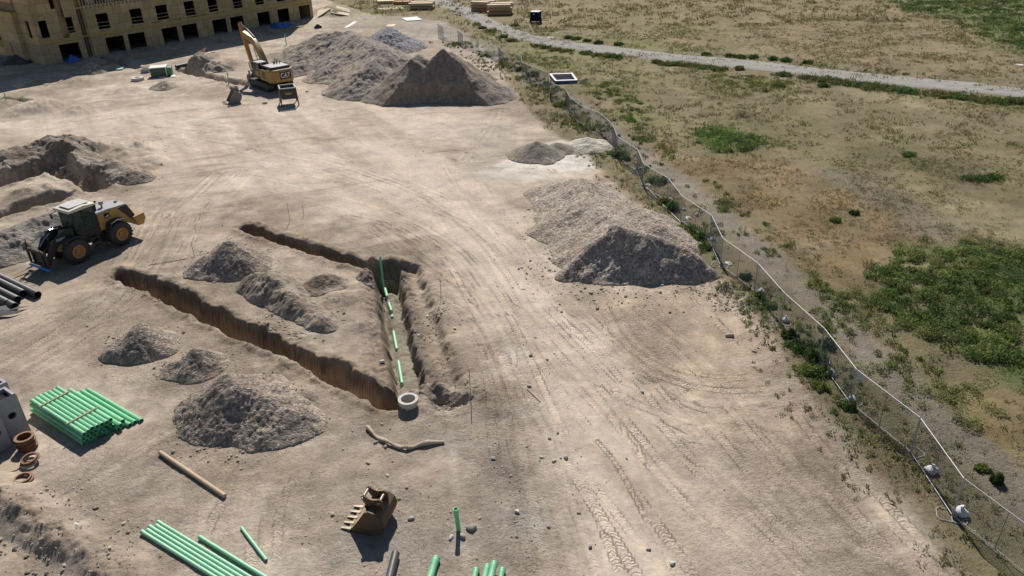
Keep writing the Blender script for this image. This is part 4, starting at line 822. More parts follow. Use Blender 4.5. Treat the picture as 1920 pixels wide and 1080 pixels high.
# ------------------------------------------------------------------ wheel loader
def loader():
    wl = G(228, 440, .78)[:2]; wf = G(150, 472, .78)[:2]; h = (wf - wl) / np.linalg.norm(wf - wl); a = math.atan2(h[1], h[0]); ln = np.array([-h[1], h[0]])
    mid_ = (wl + wf) / 2 - ln * 1.28; WB = np.linalg.norm(wf - wl) / 2
    root = empty('wheel_loader', (mid_[0], mid_[1], tz(*mid_)), a); root.scale = (1.04, 1.0, 1.06); tag(root, 'yellow and black wheel loader carrying a pallet fork with blue bar', 'wheel loader')
    R_, Wd = .80, .58
    tyre = MB(); tyre.lathe([(-Wd / 2, .42), (-Wd / 2 + .02, .68), (-Wd / 2 + .1, .77), (-.08, .79), (.08, .79), (Wd / 2 - .1, .77), (Wd / 2 - .02, .68), (Wd / 2, .42)], (0, 0, 0), (0, 1, 0), 32)
    for k in range(22):
        t = k / 22 * 2 * math.pi
        for s, dt in ((1, 0), (-1, math.pi / 22)):
            c = np.array([math.cos(t + dt), 0, math.sin(t + dt)]); c2 = np.array([math.cos(t + dt + .12), 0, math.sin(t + dt + .12)])
            tyre.beam(c * .79 + np.array([0, s * .03, 0]), c2 * .77 + np.array([0, s * Wd * .48, 0]), .07, .07, c)
    tm = tyre.mesh('tyre')
    rim = MB(); rim.lathe([(.0, .05), (.12, .10), (.14, .26), (.27, .33), (.29, .42), (.31, .42), (.31, .40), (-.29, .40), (-.29, .42)], (0, 0, 0), (0, 1, 0), 24); rim.tube((0, .1, 0), (0, .2, 0), .13, n=12); rm = rim.mesh('rim')
    for x, s in ((WB, 1), (WB, -1), (-WB, 1), (-WB, -1)):
        wobj = empty('wheel', (x, s * 1.0, R_), 0); wobj.parent = root
        if s < 0: wobj.rotation_euler = (0, 0, math.pi)
        t = link('tyre', tm, M_TYR if not tm.materials else None, wobj); r = link('rim', rm, M_ORG if not rm.materials else None, wobj)
    b = MB(); b.tube((WB, -.8, R_), (WB, .8, R_), .2, n=12); b.tube((-WB, -.8, R_), (-WB, .8, R_), .2, n=12); b.box(-2.2, -.3, -.45, .45, .6, 1.3); b.box(-.3, .5, -.25, .25, .65, 1.1); b.build('axle_frame', M_BLK, root)
    # rear body
    b = MB(); b.prism([(-.55, 1.3), (-.55, 2.35), (-1.3, 2.42), (-2.55, 2.36), (-3.0, 1.45), (-2.8, 1.15)], -.72, .72); hood = b.build('engine_hood', M_YEL, root, .03)
    b = MB(); b.prism([(-.5, 2.36), (-.5, 2.5), (-1.3, 2.52), (-2.62, 2.44), (-2.6, 2.33), (-1.3, 2.425)], -.74, .74); b.build('hood_top', M_GRYR, hood, .02)
    b = MB()
    for s in (1, -1): b.prism([(-2.0, 2.3), (-2.62, 2.36), (-3.03, 1.5), (-2.7, 1.35)], s * .735 - .012, s * .735 + .012)
    b.prism([(-2.60, 2.36), (-2.68, 2.36), (-3.08, 1.46), (-3.0, 1.46)], -.70, .70); b.build('rear_grille', M_BLK, hood)
    b = MB()
    for s in (1, -1): b.box(-1.35, -.98, s * .745 - .008, s * .745 + .008, 1.98, 2.28)
    bd = b.build('badge', M_NAVY, hood)
    b = MB(); b.add([(-1.30 + x * .3, .757, 2.0 + z * .26) for x, z in ((.05, .1), (.35, .25), (.75, .2), (.95, .05), (.85, .3), (.7, .45), (.3, .5), (.2, .85), (.1, .95), (.15, .5))], [tuple(range(10))]); b.build('badge_emblem', M_WHT, hood)
    b = MB(); b.prism([(-2.95, .8), (-2.75, 1.45), (-3.55, 1.55), (-3.62, 1.15), (-3.35, .78)], -1.0, 1.0); b.build('counterweight', M_YEL, root, .04)
    b = MB(); b.tube((-.8, .25, 2.5), (-.82, .25, 2.95), .07, n=10); b.tube((-.82, .25, 2.95), (-.95, .25, 3.1), .07, n=10); b.build('exhaust_pipe', M_BLK, root)
    b = MB(); b.tube((-1.35, .1, 2.5), (-1.35, .1, 2.72), .06, n=8); b.tube((-1.35, .1, 2.72), (-1.35, .1, 2.92), .15, n=12); b.tube((-2.45, -.1, 2.45), (-2.45, -.1, 2.56), .11, n=10); b.build('air_precleaner', M_GRYR, root)
    for s in (1, -1):
        b = MB(); b.strip([(-.85, 1.35), (-1.0, 1.68), (-1.5, 1.78), (-2.0, 1.68)], .05, s * 1.0 - .3, s * 1.0 + .3); b.build('rear_fender', M_BLK, root)
        b = MB(); b.strip([(2.2, 1.55), (1.9, 1.70), (1.4, 1.74), (.9, 1.58)], .05, s * 1.0 - .3, s * 1.0 + .3); b.build('front_fender', M_BLK, root)
    # cab
    b = MB(); b.box(-.5, 1.05, -.72, .72, 1.15, 1.62)
    for x, y in ((-.45, .7), (-.45, -.7), (1.0, .68), (1.0, -.68), (.35, .7), (.35, -.7)): b.box(x - .045, x + .045, y - .04, y + .04, 1.62, 3.08)
    cab = b.build('cab', M_CAB, root, .01)
    b = MB(); b.prism([(-.62, 3.08), (-.6, 3.2), (.2, 3.3), (1.18, 3.22), (1.25, 3.08)], -.86, .86); rf = b.build('roof', M_CRM, cab, .04)
    b = MB(); b.box(-.35, .95, -.55, .55, 3.29, 3.33); b.build('roof_panel', simple('pale_grey_roof', (.50, .50, .50), .6, dust=.2), rf)
    b = MB()
    for s in (1, -1): b.box(-.4, .3, s * .715 - .006, s * .715 + .006, 1.64, 3.06); b.box(.4, .95, s * .7 - .006, s * .7 + .006, 1.4, 3.06)
    b.box(1.03, 1.042, -.64, .64, 1.5, 3.06); b.box(-.5, -.488, -.66, .66, 1.9, 3.06); b.build('window', M_GLS, cab)
    b = MB(); b.box(-.1, .4, -.28, .28, 1.6, 1.95); b.box(-.22, -.05, -.28, .28, 1.9, 2.6); b.beam((.9, 0, 1.6), (.7, 0, 2.15), .08, .08); b.build('seat', M_BLK, cab)
    b = MB()
    for s in (1, -1):
        for z in (.55, .85, 1.15): b.box(-.15, .35, s * .92 - .14, s * .92 + .14, z - .02, z + .02)
        b.beam((-.15, s * 1.04, .5), (-.15, s * .8, 1.4), .03, .05); b.beam((.35, s * 1.04, .5), (.35, s * .8, 1.4), .03, .05)
    b.build('ladder', M_DKG, root)
    b = MB(); b.path([(.9, .86, 1.7), (1.1, .86, 2.0), (1.1, .86, 2.7)], .02); b.path([(1.05, -.8, 3.0), (1.4, -1.05, 2.8)], .02); b.box(1.33, 1.38, -1.15, -.95, 2.5, 2.8); b.box(1.33, 1.38, .95, 1.15, 2.5, 2.8); b.path([(1.05, .8, 3.0), (1.36, 1.05, 2.8)], .02); b.build('mirror', M_BLK, root)
    # front frame, arms, linkage
    b = MB(); b.prism([(.75, .7), (.75, 1.4), (1.05, 2.0), (1.45, 2.05), (1.95, 1.3), (2.0, .7)], -.38, .38); b.build('front_frame', M_YEL, root, .03)
    for s in (1, -1):
        b = MB(); b.prism([(1.15, 1.95), (1.25, 2.15), (1.6, 2.18), (2.6, 1.75), (3.25, .75), (3.3, .42), (3.05, .40), (2.85, .75), (2.3, 1.35), (1.5, 1.72)], s * .58 - .07, s * .58 + .07); arm = b.build('lift_arm', M_BLK, root, .015)
        if s > 0: text('arm_lettering', 'DEERE', .2, M_WHT, arm, (2.05, .655, 1.72), (math.radians(90), math.radians(0), math.radians(180)), .003)
    b = MB(); b.prism([(2.0, 1.5), (2.25, 2.35), (2.5, 2.35), (2.5, 1.5), (2.3, 1.2)], -.12, .12); b.build('bell_crank', M_BLK, root)
    b = MB(); b.tube((1.1, 0, 2.0), (1.7, 0, 2.2), .10, n=10); b.beam((2.3, 0, 1.25), (3.2, 0, .95), .10, .14); b.build('tilt_cylinder', M_BLK, root)
    b = MB(); b.tube((1.7, 0, 2.2), (2.35, 0, 2.3), .05, n=8); b.path([(2.45, .3, 2.2), (2.9, .35, 1.95), (3.3, .5, 1.7)], .03); b.path([(2.45, -.3, 2.2), (2.9, -.35, 1.95), (3.3, -.5, 1.7)], .03); b.build('hydraulic_hose', M_CHR, root)
    b = MB(); X = 3.45
    b.box(X - .1, X, -1.0, 1.0, 1.25, 1.42); b.box(X - .1, X, -1.0, 1.0, .38, .52)
    for y in (-.98, -.5, .5, .98): b.box(X - .1, X, y - .08, y + .08, .38, 1.42)
    b.box(X - .25, X - .1, -.5, .5, .45, 1.35); b.beam((X - .05, -.98, 1.4), (X - .12, -.98, 1.95), .1, .1, w2=.03, h2=.03); b.beam((X - .05, .98, 1.4), (X - .12, .98, 1.6), .1, .1, w2=.03, h2=.03)
    cr = b.build('fork_carriage', M_BLK, root, .01)
    b = MB(); b.tube((X + .05, -1.06, .30), (X + .05, 1.06, .30), .075, n=12); b.build('blue_bar', M_BLUEP, cr)
    for y in (-.75, .1):
        b = MB(); b.beam((X, y, .25), (X + 1.3, y, .18), .13, .05, w2=.10, h2=.02); b.build('fork_tine', M_WORN, cr)
loader()
# ------------------------------------------------------------------ pipes
def pipe_obj(name, a, b, mesh, mat, label, cat='pipe', group=None):
    a = Vector(a); b = Vector(b); o = link(name, mesh, mat if not mesh.materials else None); o.location = a
    o.rotation_euler = (b - a).to_track_quat('X', 'Z').to_euler(); return tag(o, label, cat, group)
def pmesh(L, ro, bell=None, n=18, th=.08):
    return MB().hollow((0, 0, 0), (L, 0, 0), ro, ro * (1 - th), n, bell).mesh('pipe', 30)
def bundle():
    A = G(63, 771, .1); B_ = G(161, 835, .1); D = (B_ - A); D[2] = 0; L = np.linalg.norm(D); D /= L; Nn = np.array([-D[1], D[0], 0])
    if Nn[1] < 0: Nn = -Nn
    r = .096; ms = pmesh(L, r, (.22, 1.09)); z0 = tz(A[0], A[1]) + r + .03
    rr = random.Random(3); grp = 'green pipes strapped in the large bundle'
    rown = ['bottom', 'lower middle', 'upper middle', 'top']
    bot_n = [7, 7, 7, 7]
    for row in range(4):
        for i in range(bot_n[row] if row else 7):
            off = r * 2.06 * i + (r if row % 2 else 0); j = rr.uniform(-.14, .14); z = z0 + row * r * 1.78
            p = np.array([A[0], A[1], 0]) + Nn * off + D * j
            a = (p[0], p[1], z); q = p + D * L; flip = rr.random() < .5
            if flip: a, bb = (q[0], q[1], z), (p[0], p[1], z)
            else: bb = (q[0], q[1], z)
            pipe_obj('green_pipe', a, bb, ms, M_GRN, '%s green pipe from the near edge, %s row of the strapped bundle' % (ordn(i).capitalize() if False else ordn(i), rown[row]), 'pipe', grp)
    extra = [(7.2, 0, .25, 'lower green pipe against the far side of the strapped bundle'), (7.7, 1, .30, 'upper green pipe of the loose pair beside the strapped bundle'), (8.3, 0, .22, 'lower green pipe of the loose pair beside the strapped bundle'), (8.75, 1, .1, 'green pipe resting on two others beyond the bundle, dirt on its side'),
             (9.4, 0, .4, 'green pipe on the dirt, third from the far edge of the stack'), (10.6, 0, .42, 'green pipe on the dirt, second from the far edge of the stack'), (11.75, 0, .55, 'farthest green pipe of the stack, alone on the dirt')]
    for off, row, j, lb in extra:
        z = z0 + row * r * 1.75 - .02; p = np.array([A[0], A[1], 0]) + Nn * (off * r * 2.06) + D * j; q = p + D * L * 1.02
        pipe_obj('green_pipe', (p[0], p[1], z), (q[0], q[1], z), ms, M_GRN, lb, 'pipe', grp)
    zt = z0 + r * 3 * 1.78 + r + .02
    for t, lb in ((.22, 'upper wooden strap board across the green pipe bundle'), (.74, 'lower wooden strap board across the green pipe bundle')):
        p = np.array([A[0], A[1], 0]) + D * L * t - Nn * .03; q = p + Nn * (r * 2.06 * 6.6 + .2)
        o = MB().beam((0, 0, 0), tuple(q - p), .07, .035).build('strap_board', M_WOOD); o.location = (p[0], p[1], zt); tag(o, lb, 'board', 'strap boards')
bundle()
def row6():
    a = G(268, 1000, .08); b = G(470 - 24, 1087 + 24, .08); D = b - a; D[2] = 0; D /= np.linalg.norm(D); Nn = np.array([-D[1], D[0], 0]); Nn = Nn if Nn[1] > 0 else -Nn
    ms = pmesh(6.1, .074, (.16, 1.1)); lens = [0, .12, .02, .2, .1]
    for i in range(5):
        p = a + Nn * i * .158 + D * (lens[i] - .05); q = p + D * 6.1; z = tz(p[0], p[1]) + .085
        pipe_obj('green_pipe', (q[0], q[1], z), (p[0], p[1], z), ms, M_GRN2, '%s green pipe from the near side in the flat row of five' % ordn(i), 'pipe', 'five green pipes laid side by side')
row6()
def gpipe(a, b, r, mat, label, bell=None, name='green_pipe', za=None, zb=None, n=18, cat='pipe'):
    za = r if za is None else za; zb = za if zb is None else zb
    p = G(*a, za); q = G(*b, zb); L = float(np.linalg.norm(q - p))
    return pipe_obj(name, p + np.array([0, 0, tz(p[0], p[1])]), q + np.array([0, 0, tz(q[0], q[1])]), pmesh(L, r, bell, n), mat, label, cat)
gpipe((500, 1085), (375, 1009), .075, M_GRN2, 'single dusty green pipe right of the flat row of five', (.16, 1.1))
gpipe((453, 991), (500, 1052), .06, M_GRN2, 'short thin green pipe offcut lying apart near the bottom edge')
gpipe((800, 1105), (818, 1047), .13, M_GRN, 'single wide green pipe with belled end left of the standpipe foot', (.2, 1.1))
gpipe((722, 1120), (742, 1038), .15, M_HDPE, 'thick black pipe end at the bottom of the picture', None, 'black_pipe', .16)
gpipe((884, 1110), (893, 1068), .105, M_GRN, 'leftmost belled green pipe of the bottom cluster', (.16, 1.1))
gpipe((903, 1110), (914, 1062), .12, M_GRN, 'second belled green pipe from the left in the bottom cluster', (.16, 1.1), za=.2)
gpipe((914, 1110), (927, 1056), .12, M_GRN, 'topmost belled green pipe of the bottom cluster', (.16, 1.1), za=.33)
gpipe((933, 1115), (942, 1068), .105, M_GRN, 'rightmost belled green pipe of the bottom cluster', (.16, 1.1))
def upright(name, base, top_y, r, mat, label, cat='pipe', bell=None, z0=0., hollow=True, lean=0.):
    p = G(*base, z0); lo, hi = .1, 9.
    def py(h):
        v = RW.T @ (np.array([p[0], p[1], z0 + h]) - CP); return 540 - FPX * v[1] / -v[2]
    for _ in range(40):
        m_ = (lo + hi) / 2
        if py(m_) > top_y: lo = m_
        else: hi = m_
    z = z0 if z0 else tz(p[0], p[1])
    a = (p[0], p[1], z - .05); b = (p[0] + lean * m_, p[1], z + m_)
    if hollow: return pipe_obj(name, a, b, pmesh(m_ + .05, r, bell), mat, label, cat)
    return pipe_obj(name, a, b, MB().tube((0, 0, 0), (m_ + .05, 0, 0), r, n=8).mesh(), mat, label, cat)
upright('green_standpipe', (860, 995), 955, .085, M_GRN, 'green standpipe upright in gravelly dirt near the bottom', 'standpipe', (.14, 1.12), lean=-.04)
upright('green_standpipe', (720, 541), 481, .075, M_GRN, 'tall green riser standing in the trench elbow', 'standpipe', z0=-1.35)
for i, (b_, ty, lb) in enumerate([((537, 84), 64, 'green post between building shade and spoil stockpile'), ((430, 158), 137, 'green post beside the thin trench left of the excavator'), ((48, 199), 185, 'right one of two green posts at the left edge'), ((14, 194), 181, 'left one of two green posts at the left edge')]):
    upright('green_post', b_, ty, .07, M_GRN, lb, 'post', hollow=False)
for b_, ty, lb in [((883, 750), 694, 'thin survey stake right of the manhole ring'), ((544, 414), 380, 'left of two thin stakes beyond the upper trench'), ((570, 403), 384, 'shorter bent stake beyond the upper trench'), ((365, 482), 451, 'thin stake at the gravel cone by the wheel loader'),
                   ((827, 552), 522, 'thin stake on the haul lane right of the trench elbow'), ((1452, 640 - 30), 596, 'short stake in the fence weeds')]:
    upright('survey_stake', b_, ty, .018, M_WOOD, lb, 'stake', hollow=False)
# drain pipe in the trench, half buried: it shows in stretches
o = MB()
run = []
for a_, b_ in (((722, 541), (726, 556)), ((729, 568), (734, 583)), ((735, 592), (736, 595)), ((738, 622), (744, 655)), ((747, 678), (754, 719))):
    a = G(*a_, -1.13); b = G(*b_, -1.13); u_ = (b - a) / np.linalg.norm(b - a); run += [a - u_ * .12 - np.array([0, 0, .30]), a, b, b + u_ * .12 - np.array([0, 0, .30])]
o.path(run, .085, 12)
tag(o.build('sewer_pipe', M_GRN2), 'pale green sewer pipe along the trench floor, partly covered by soil', 'pipe')
# black corrugated pipes, left edge
def blacks():
    e = G(71, 553, .22); s = G(-2, 518, .22); D = s - e; D[2] = 0; D /= np.linalg.norm(D)
    L = 6.1; r = .23; n = int(L / .085); pr = [(0, r * .9)]
    for i in range(n): x = i * .085; pr += [(x, r * .93), (x + .02, r), (x + .055, r), (x + .07, r * .93)]
    pr += [(L, r * .93), (L, r * .86), (0, r * .86)]
    ms = MB().lathe(pr, (0, 0, 0), (1, 0, 0), 20).mesh('pipe', 60)
    for (px, py, z), lb in (((71, 553, .22), 'farthest black corrugated pipe, its open end sticking out most'), ((44, 550, .24), 'second black corrugated pipe from the far side'), ((33, 562, .24), 'third black corrugated pipe from the far side'), ((15, 569, .24), 'nearest black corrugated pipe of the left stack'), ((28, 575, .2), 'black corrugated pipe under the others, mostly hidden')):
        p = G(px, py, z); q = p + D * L; p[2] += tz(p[0], p[1]); q[2] = p[2]
        pipe_obj('black_pipe', p, q, ms, M_HDPE, lb, 'pipe', 'black corrugated pipes stacked at the left edge')
    for k, (px, py, lb) in enumerate(((22, 582, 'torn black plastic sheet below the black pipes'), (10, 592, 'second torn black plastic scrap nearest the camera'))):
        c = G(px, py); b = MB(); rr = random.Random(k); P_ = [(-.9, -.2), (-.3, .2), (.4, .1), (.9, .25), (.5, -.2), (-.2, -.35)]
        v = [(x, y, .05 + rr.uniform(0, .28)) for x, y in P_]; b.add(v + [(x, y, z - .02) for x, y, z in v], [tuple(range(6)), tuple(range(6, 12))[::-1]] + [(i, 6 + i, 6 + (i + 1) % 6, (i + 1) % 6) for i in range(6)])
        ob = b.build('plastic_scrap', M_HDPE); ob.location = (c[0], c[1], tz(c[0], c[1])); tag(ob, lb, 'scrap')
blacks()
# ------------------------------------------------------------------ concrete boxes, rings, castings
def catch_basins():
    base = G(59, 809); t1 = G(33, 744.5, 2.05); tb = G(10, 735.5, 2.05); tf = G(3, 759, 2.05)
    e1 = (tf - t1)[:2]; e2 = (tb - t1)[:2]; w1 = 1.0; w2 = 1.05; e1 /= np.linalg.norm(e1); a = math.atan2(e1[1], e1[0])
    # local x along the front face (away from the near edge), local y to the back
    for k, (ox, oy, hh, lb, hole) in enumerate([(0, 0, 2.05, 'tall grey precast box with square mouth and round side hole', (.45, 1.15)), (.98, .42, 1.95, 'second tall grey precast box, half out of frame on the left', (.35, .9)), (-.25, -1.45, 2.0, 'grey precast box behind the other two, only its corner showing', None)]):
        c = base[:2] + e1 * ox + np.array([-e1[1], e1[0]]) * oy
        root = empty('concrete_catch_basin', (c[0], c[1], tz(*c)), a); tag(root, lb, 'catch basin', 'precast catch basins at the left edge')
        sgn = -1
        b = MB(); th = .12; y0, y1 = (-w2, 0)
        b.box(0, w1, y0, y0 + th, 0, hh); b.box(0, th, y0 + th, y1 - th, 0, hh); b.box(w1 - th, w1, y0 + th, y1 - th, 0, hh); b.box(th, w1 - th, y0 + th, y1 - th, 0, .12)
        if hole:
            hx, hz = hole; r = .17; n = 16; ring = [(hx + r * math.cos(2 * math.pi * i / n + math.pi / n), hz + r * math.sin(2 * math.pi * i / n + math.pi / n)) for i in range(n)]
            v = []; f = []
            sq = []
            for x, z in ring:
                dx, dz = x - hx, z - hz; s_ = 1e9
                if dx > 0: s_ = min(s_, (w1 - hx) / dx)
                if dx < 0: s_ = min(s_, -hx / dx)
                if dz > 0: s_ = min(s_, (hh - hz) / dz)
                if dz < 0: s_ = min(s_, -hz / dz)
                sq.append((hx + dx * s_, hz + dz * s_))
            for yy in (y1, y1 - th):
                v += [(x, yy, z) for x, z in ring] + [(x, yy, z) for x, z in sq]
            for i in range(n):
                j = (i + 1) % n; f += [(i, j, n + j, n + i), (2 * n + i, 3 * n + i, 3 * n + j, 2 * n + j), (i, 2 * n + i, 2 * n + j, j)]
            # square corners
            v0 = len(v)
            for i in range(n):
                j = (i + 1) % n; A_, B_ = sq[i], sq[j]
                if abs(A_[0] - B_[0]) > 1e-6 and abs(A_[1] - B_[1]) > 1e-6:
                    cx = A_[0] if abs(A_[0]) < 1e-6 or abs(A_[0] - w1) < 1e-6 else B_[0]; cz = A_[1] if abs(A_[1]) < 1e-6 or abs(A_[1] - hh) < 1e-6 else B_[1]
                    v += [(cx, y1, cz), (cx, y1 - th, cz)]; q = len(v); f += [(n + i, n + j, q - 2), (3 * n + i, q - 1, 3 * n + j)]
            b.add(v, f)
        else: b.box(0, w1, y1 - th, y1, 0, hh)
        b.build('box_wall', M_CONC, root)
        b = MB(); zt = hh - .25
        for q in np.arange(th + .05, w1 - th, .085): b.box(q, q + .02, y0 + th, y1 - th, zt, zt + .04)
        for q in np.arange(y0 + th + .05, y1 - th, .085): b.box(th, w1 - th, q, q + .02, zt + .041, zt + .07)
        b.build('grate', M_DKG, root)
catch_basins()
def ringmesh(ro, ri, h, flange=None, n=28):
    if flange: pr = [(0, ri), (0, flange), (h * .25, flange), (h * .3, ro), (h, ro), (h, ri)]
    else: pr = [(0, ri), (0, ro), (h, ro), (h, ri)]
    return MB().lathe(pr, (0, 0, 0), (0, 0, 1), n).mesh('ring', 35)
def ring(name, px, py, h0, ro, ri, h, mat, label, cat, flange=None, tilt=(0, 0), group=None):
    p = G(px, py, h0 + h / 2); o = link(name, ringmesh(ro, ri, h, flange), mat); o.location = (p[0], p[1], tz(p[0], p[1]) + h0); o.rotation_euler = (tilt[0], tilt[1], 0); return tag(o, label, cat, group)
for i in range(7):
    p = G(45, 820, .65); o = link('cast_iron_frame', ringmesh(.36, .29, .085, .40), M_CAST); o.location = (p[0] + .02 * math.sin(i * 2.3), p[1] + .02 * math.cos(i * 1.7), tz(p[0], p[1]) + i * .094)
    o.rotation_euler = (math.pi, 0, i); o.location.z += .085
    tag(o, '%s rusty casting from the ground in the tall ring stack' % ordn(i), 'manhole frame', 'rusty castings in the tall stack')
ring('cast_iron_frame', 55, 868, .0, .36, .28, .08, M_CONL, 'pale grit covered ring under the tilted rusty one', 'manhole frame', .40)
ring('cast_iron_frame', 57, 862, .17, .34, .27, .12, M_CAST, 'rusty ring tilted on top of a pale ring', 'manhole frame', .40, (.12, -.1))
ring('cast_iron_frame', 45, 901, .02, .33, .26, .12, M_CAST, 'single rusty ring lying nearest the dirt berm', 'manhole frame', .40)
c = G(23, 876); b = MB(); b.slab([(.50 * math.cos(a * math.pi / 4.5), .50 * math.sin(a * math.pi / 4.5)) for a in range(9)], 0, .06); o = b.build('cover_plate', simple('sandy_plate', (.38, .28, .18), .8, dust=.4)); o.location = (c[0], c[1], tz(c[0], c[1]) + .01); tag(o, 'flat sandy brown cover plate beside the rusty rings', 'cover plate')
p = G(766, 756, .3); root = empty('manhole_ring', (p[0], p[1], tz(p[0], p[1]) - .12), 0); tag(root, 'pale concrete manhole cone where the two long trenches meet', 'manhole ring')
b = MB(); b.lathe([(0, .30), (0, .34), (.36, .38), (.40, .47), (.60, .47), (.60, .33), (.4, .31)], (0, 0, 0), (0, 0, 1), 32); b.build('ring_wall', M_CONL, root)
ring('concrete_ring', 258, 148, 0, .78, .33, .38, M_CONL, 'white flat concrete ring left of the green cabinet', 'concrete ring')
ring('concrete_ring', 273, 132, 0, .62, .50, .45, M_CONC, 'grey blue open ring behind the green cabinet', 'concrete ring')
for px, py, r, lb in ((914, 193, .75, 'pale round lid flush with the dirt below the stockpile'), (1032, 71, .55, 'pale round lid beside the gravel road near the trailer'), (1392, 145, .55, 'pale round lid in yellow grass below the road'), (1911, 122, .5, 'pale round lid on the road at the right edge')):
    o = ring('concrete_disc', px, py, -.03, r, .02, .09, M_CONL, lb, 'lid')
# ------------------------------------------------------------------ timber, sticks, scraps
def stick(name, pts, r, mat, label, cat, n=8, zs=None):
    zs = zs or [r] * len(pts); P_ = []
    for (px, py), z in zip(pts, zs): q = G(px, py, z); q[2] += tz(q[0], q[1]); P_.append(q)
    o = MB(); rr = r if isinstance(r, float) else r; o.path(P_, rr, n); c = P_[0].copy(); ob = o.build(name, mat); return tag(ob, label, cat)
stick('wooden_pole', [(301, 851), (422, 932)], .095, M_CARD, 'pale straight pole lying on dirt near the green pipes', 'pole', 14)
sp = smooth_pts([(688, 800), (704, 817), (728, 830), (752, 839), (768, 839), (795, 833), (833, 828)], 4)
P_ = []
for i, q in enumerate(sp): g_ = G(q[0], q[1], .12); g_[2] = tz(g_[0], g_[1]) + .1 + .04 * math.sin(i); P_.append(g_)
o = MB().path(P_, [.075 + .02 * math.sin(i * 1.3) + .02 * (i / len(P_)) for i in range(len(P_))], 8).build('dead_branch', M_BRCH); tag(o, 'crooked bleached branch lying below the manhole ring', 'branch')
stick('wood_lath', [(989, 731), (1013, 755)], .025, M_CARD, 'thin straight lath lying on the haul lane', 'lath')
stick('wood_lath', [(278, 497), (352, 484)], .02, M_WOOD, 'thin lath on the dirt right of the wheel loader', 'lath')
stick('black_tube', [(330, 126), (357, 119)], .22, M_BLK, 'short black tube beyond the green cabinet', 'tube', 12)
def sheet(name, quad, th, mat, label, cat='board', zs=(0, 0, 0, 0), lift=.03):
    v = []
    for (px, py), z in zip(quad, zs): q = G(px, py, z); v.append((q[0], q[1], tz(q[0], q[1]) + z + lift))
    v += [(x, y, z + th) for x, y, z in v]; b = MB(); b.add(v, [(3, 2, 1, 0), (4, 5, 6, 7), (0, 1, 5, 4), (1, 2, 6, 5), (2, 3, 7, 6), (3, 0, 4, 7)]); return tag(b.build(name, mat), label, cat)
sheet('plywood_sheet', [(21, 162), (35, 168), (51, 160), (37, 155)], .03, M_WOODP, 'pale plywood sheet at the edge of the building shade, far left')
sheet('plywood_sheet', [(74, 158), (88, 160), (97, 153), (82, 151)], .03, M_WOOD, 'small grey board beside the far left plywood sheet')
sheet('plywood_sheet', [(62, 155), (70, 156), (73, 153), (65, 152)], .25, M_WOOD, 'little wooden crate between two boards at the shade edge', 'crate')
stick('timber_plank', [(108, 155), (126, 145)], .07, M_CARD, 'single plank pointing into the building shade', 'plank')
sheet('plywood_sheet', [(366, 104), (383, 104), (388, 95), (374, 97)], .04, M_PINK, 'pinkish panel leaning at the building shade edge', zs=(.1, .1, .9, .9))
sheet('white_board', [(369, 106), (380, 108), (385, 103), (374, 102)], .05, M_WHT, 'white panel below the pinkish leaning panel', 'panel')
sheet('white_board', [(390, 106), (404, 105), (407, 100), (392, 99)], .06, M_WHT, 'white slotted panel right of the pinkish panel', 'panel')
sheet('plywood_sheet', [(594, 34), (597, 30), (620, 25), (621, 29)], .05, M_WOODP, 'long plywood sheet just right of the building corner')
sheet('timber_plank', [(622, 31), (623, 29), (655, 28), (655, 30)], .06, M_LUMT, 'lower of two long planks right of the building', 'plank')
sheet('timber_plank', [(632, 28), (633, 26), (657, 25), (657, 27)], .06, M_LUMT, 'upper of two long planks right of the building', 'plank')
sheet('white_board', [(645, 53), (652, 52), (670, 41), (663, 41)], .05, M_WHT, 'white folded panel above the spoil stockpile', 'panel')
sheet('plywood_sheet', [(722, 50), (738, 51), (744, 46), (730, 46)], .05, M_WOODP, 'pale board behind the blue grey gravel cone')
sheet('steel_plate', [(752, 35), (763, 40), (792, 38), (782, 32)], .08, M_GRYR, 'grey steel plate with pale rim beyond the stockpiles', 'plate')
sheet('timber_form', [(704, 16), (712, 19), (760, 18), (752, 13)], .08, M_WOOD, 'flat timber form beyond the stockpiles, left of the steel plate', 'form')
sheet('white_board', [(298, 146), (309, 147), (313, 143), (302, 142)], .05, M_WHT, 'white sheet in front of the green cabinet', 'panel')
sheet('white_board', [(320, 145), (329, 145), (330, 142), (321, 142)], .05, M_WHT, 'white sheet right of the green cabinet', 'panel')
sheet('green_pallet', [(218, 132), (230, 131), (234, 127), (219, 128)], .15, M_GRN2, 'low green pallet left of the grey blue ring', 'pallet')
# green cabinet lying open
def cabinet():
    a = G(284, 146); b_ = G(314, 143.5); an = math.atan2(b_[1] - a[1], b_[0] - a[0]); L = np.linalg.norm((b_ - a)[:2])
    root = empty('green_cabinet', (a[0], a[1], tz(a[0], a[1])), an); tag(root, 'dark green steel cabinet with white lid edge on the dirt', 'cabinet')
    b = MB(); b.box(0, L, 0, 1.7, .05, 1.15); b.build('body', M_DGRN, root, .02)
    b = MB(); b.box(-.06, L + .06, -.06, 1.76, 1.151, 1.23); b.build('lid', M_WHT, root)
    b = MB(); b.box(L + .05, L + .6, .15, 1.5, .1, 1.05); b.build('side_box', simple('mid_green_box', (.07, .19, .11), .5), root, .03)
    b = MB(); b.box(L - .06, L + .045, -.03, .05, .05, 1.15); b.build('corner_post', M_WHT, root)
    b = MB(); b.box(L - .55, L - .2, -.45, -.15, 0, .28); b.build('red_bracket', M_RED, root)
cabinet()
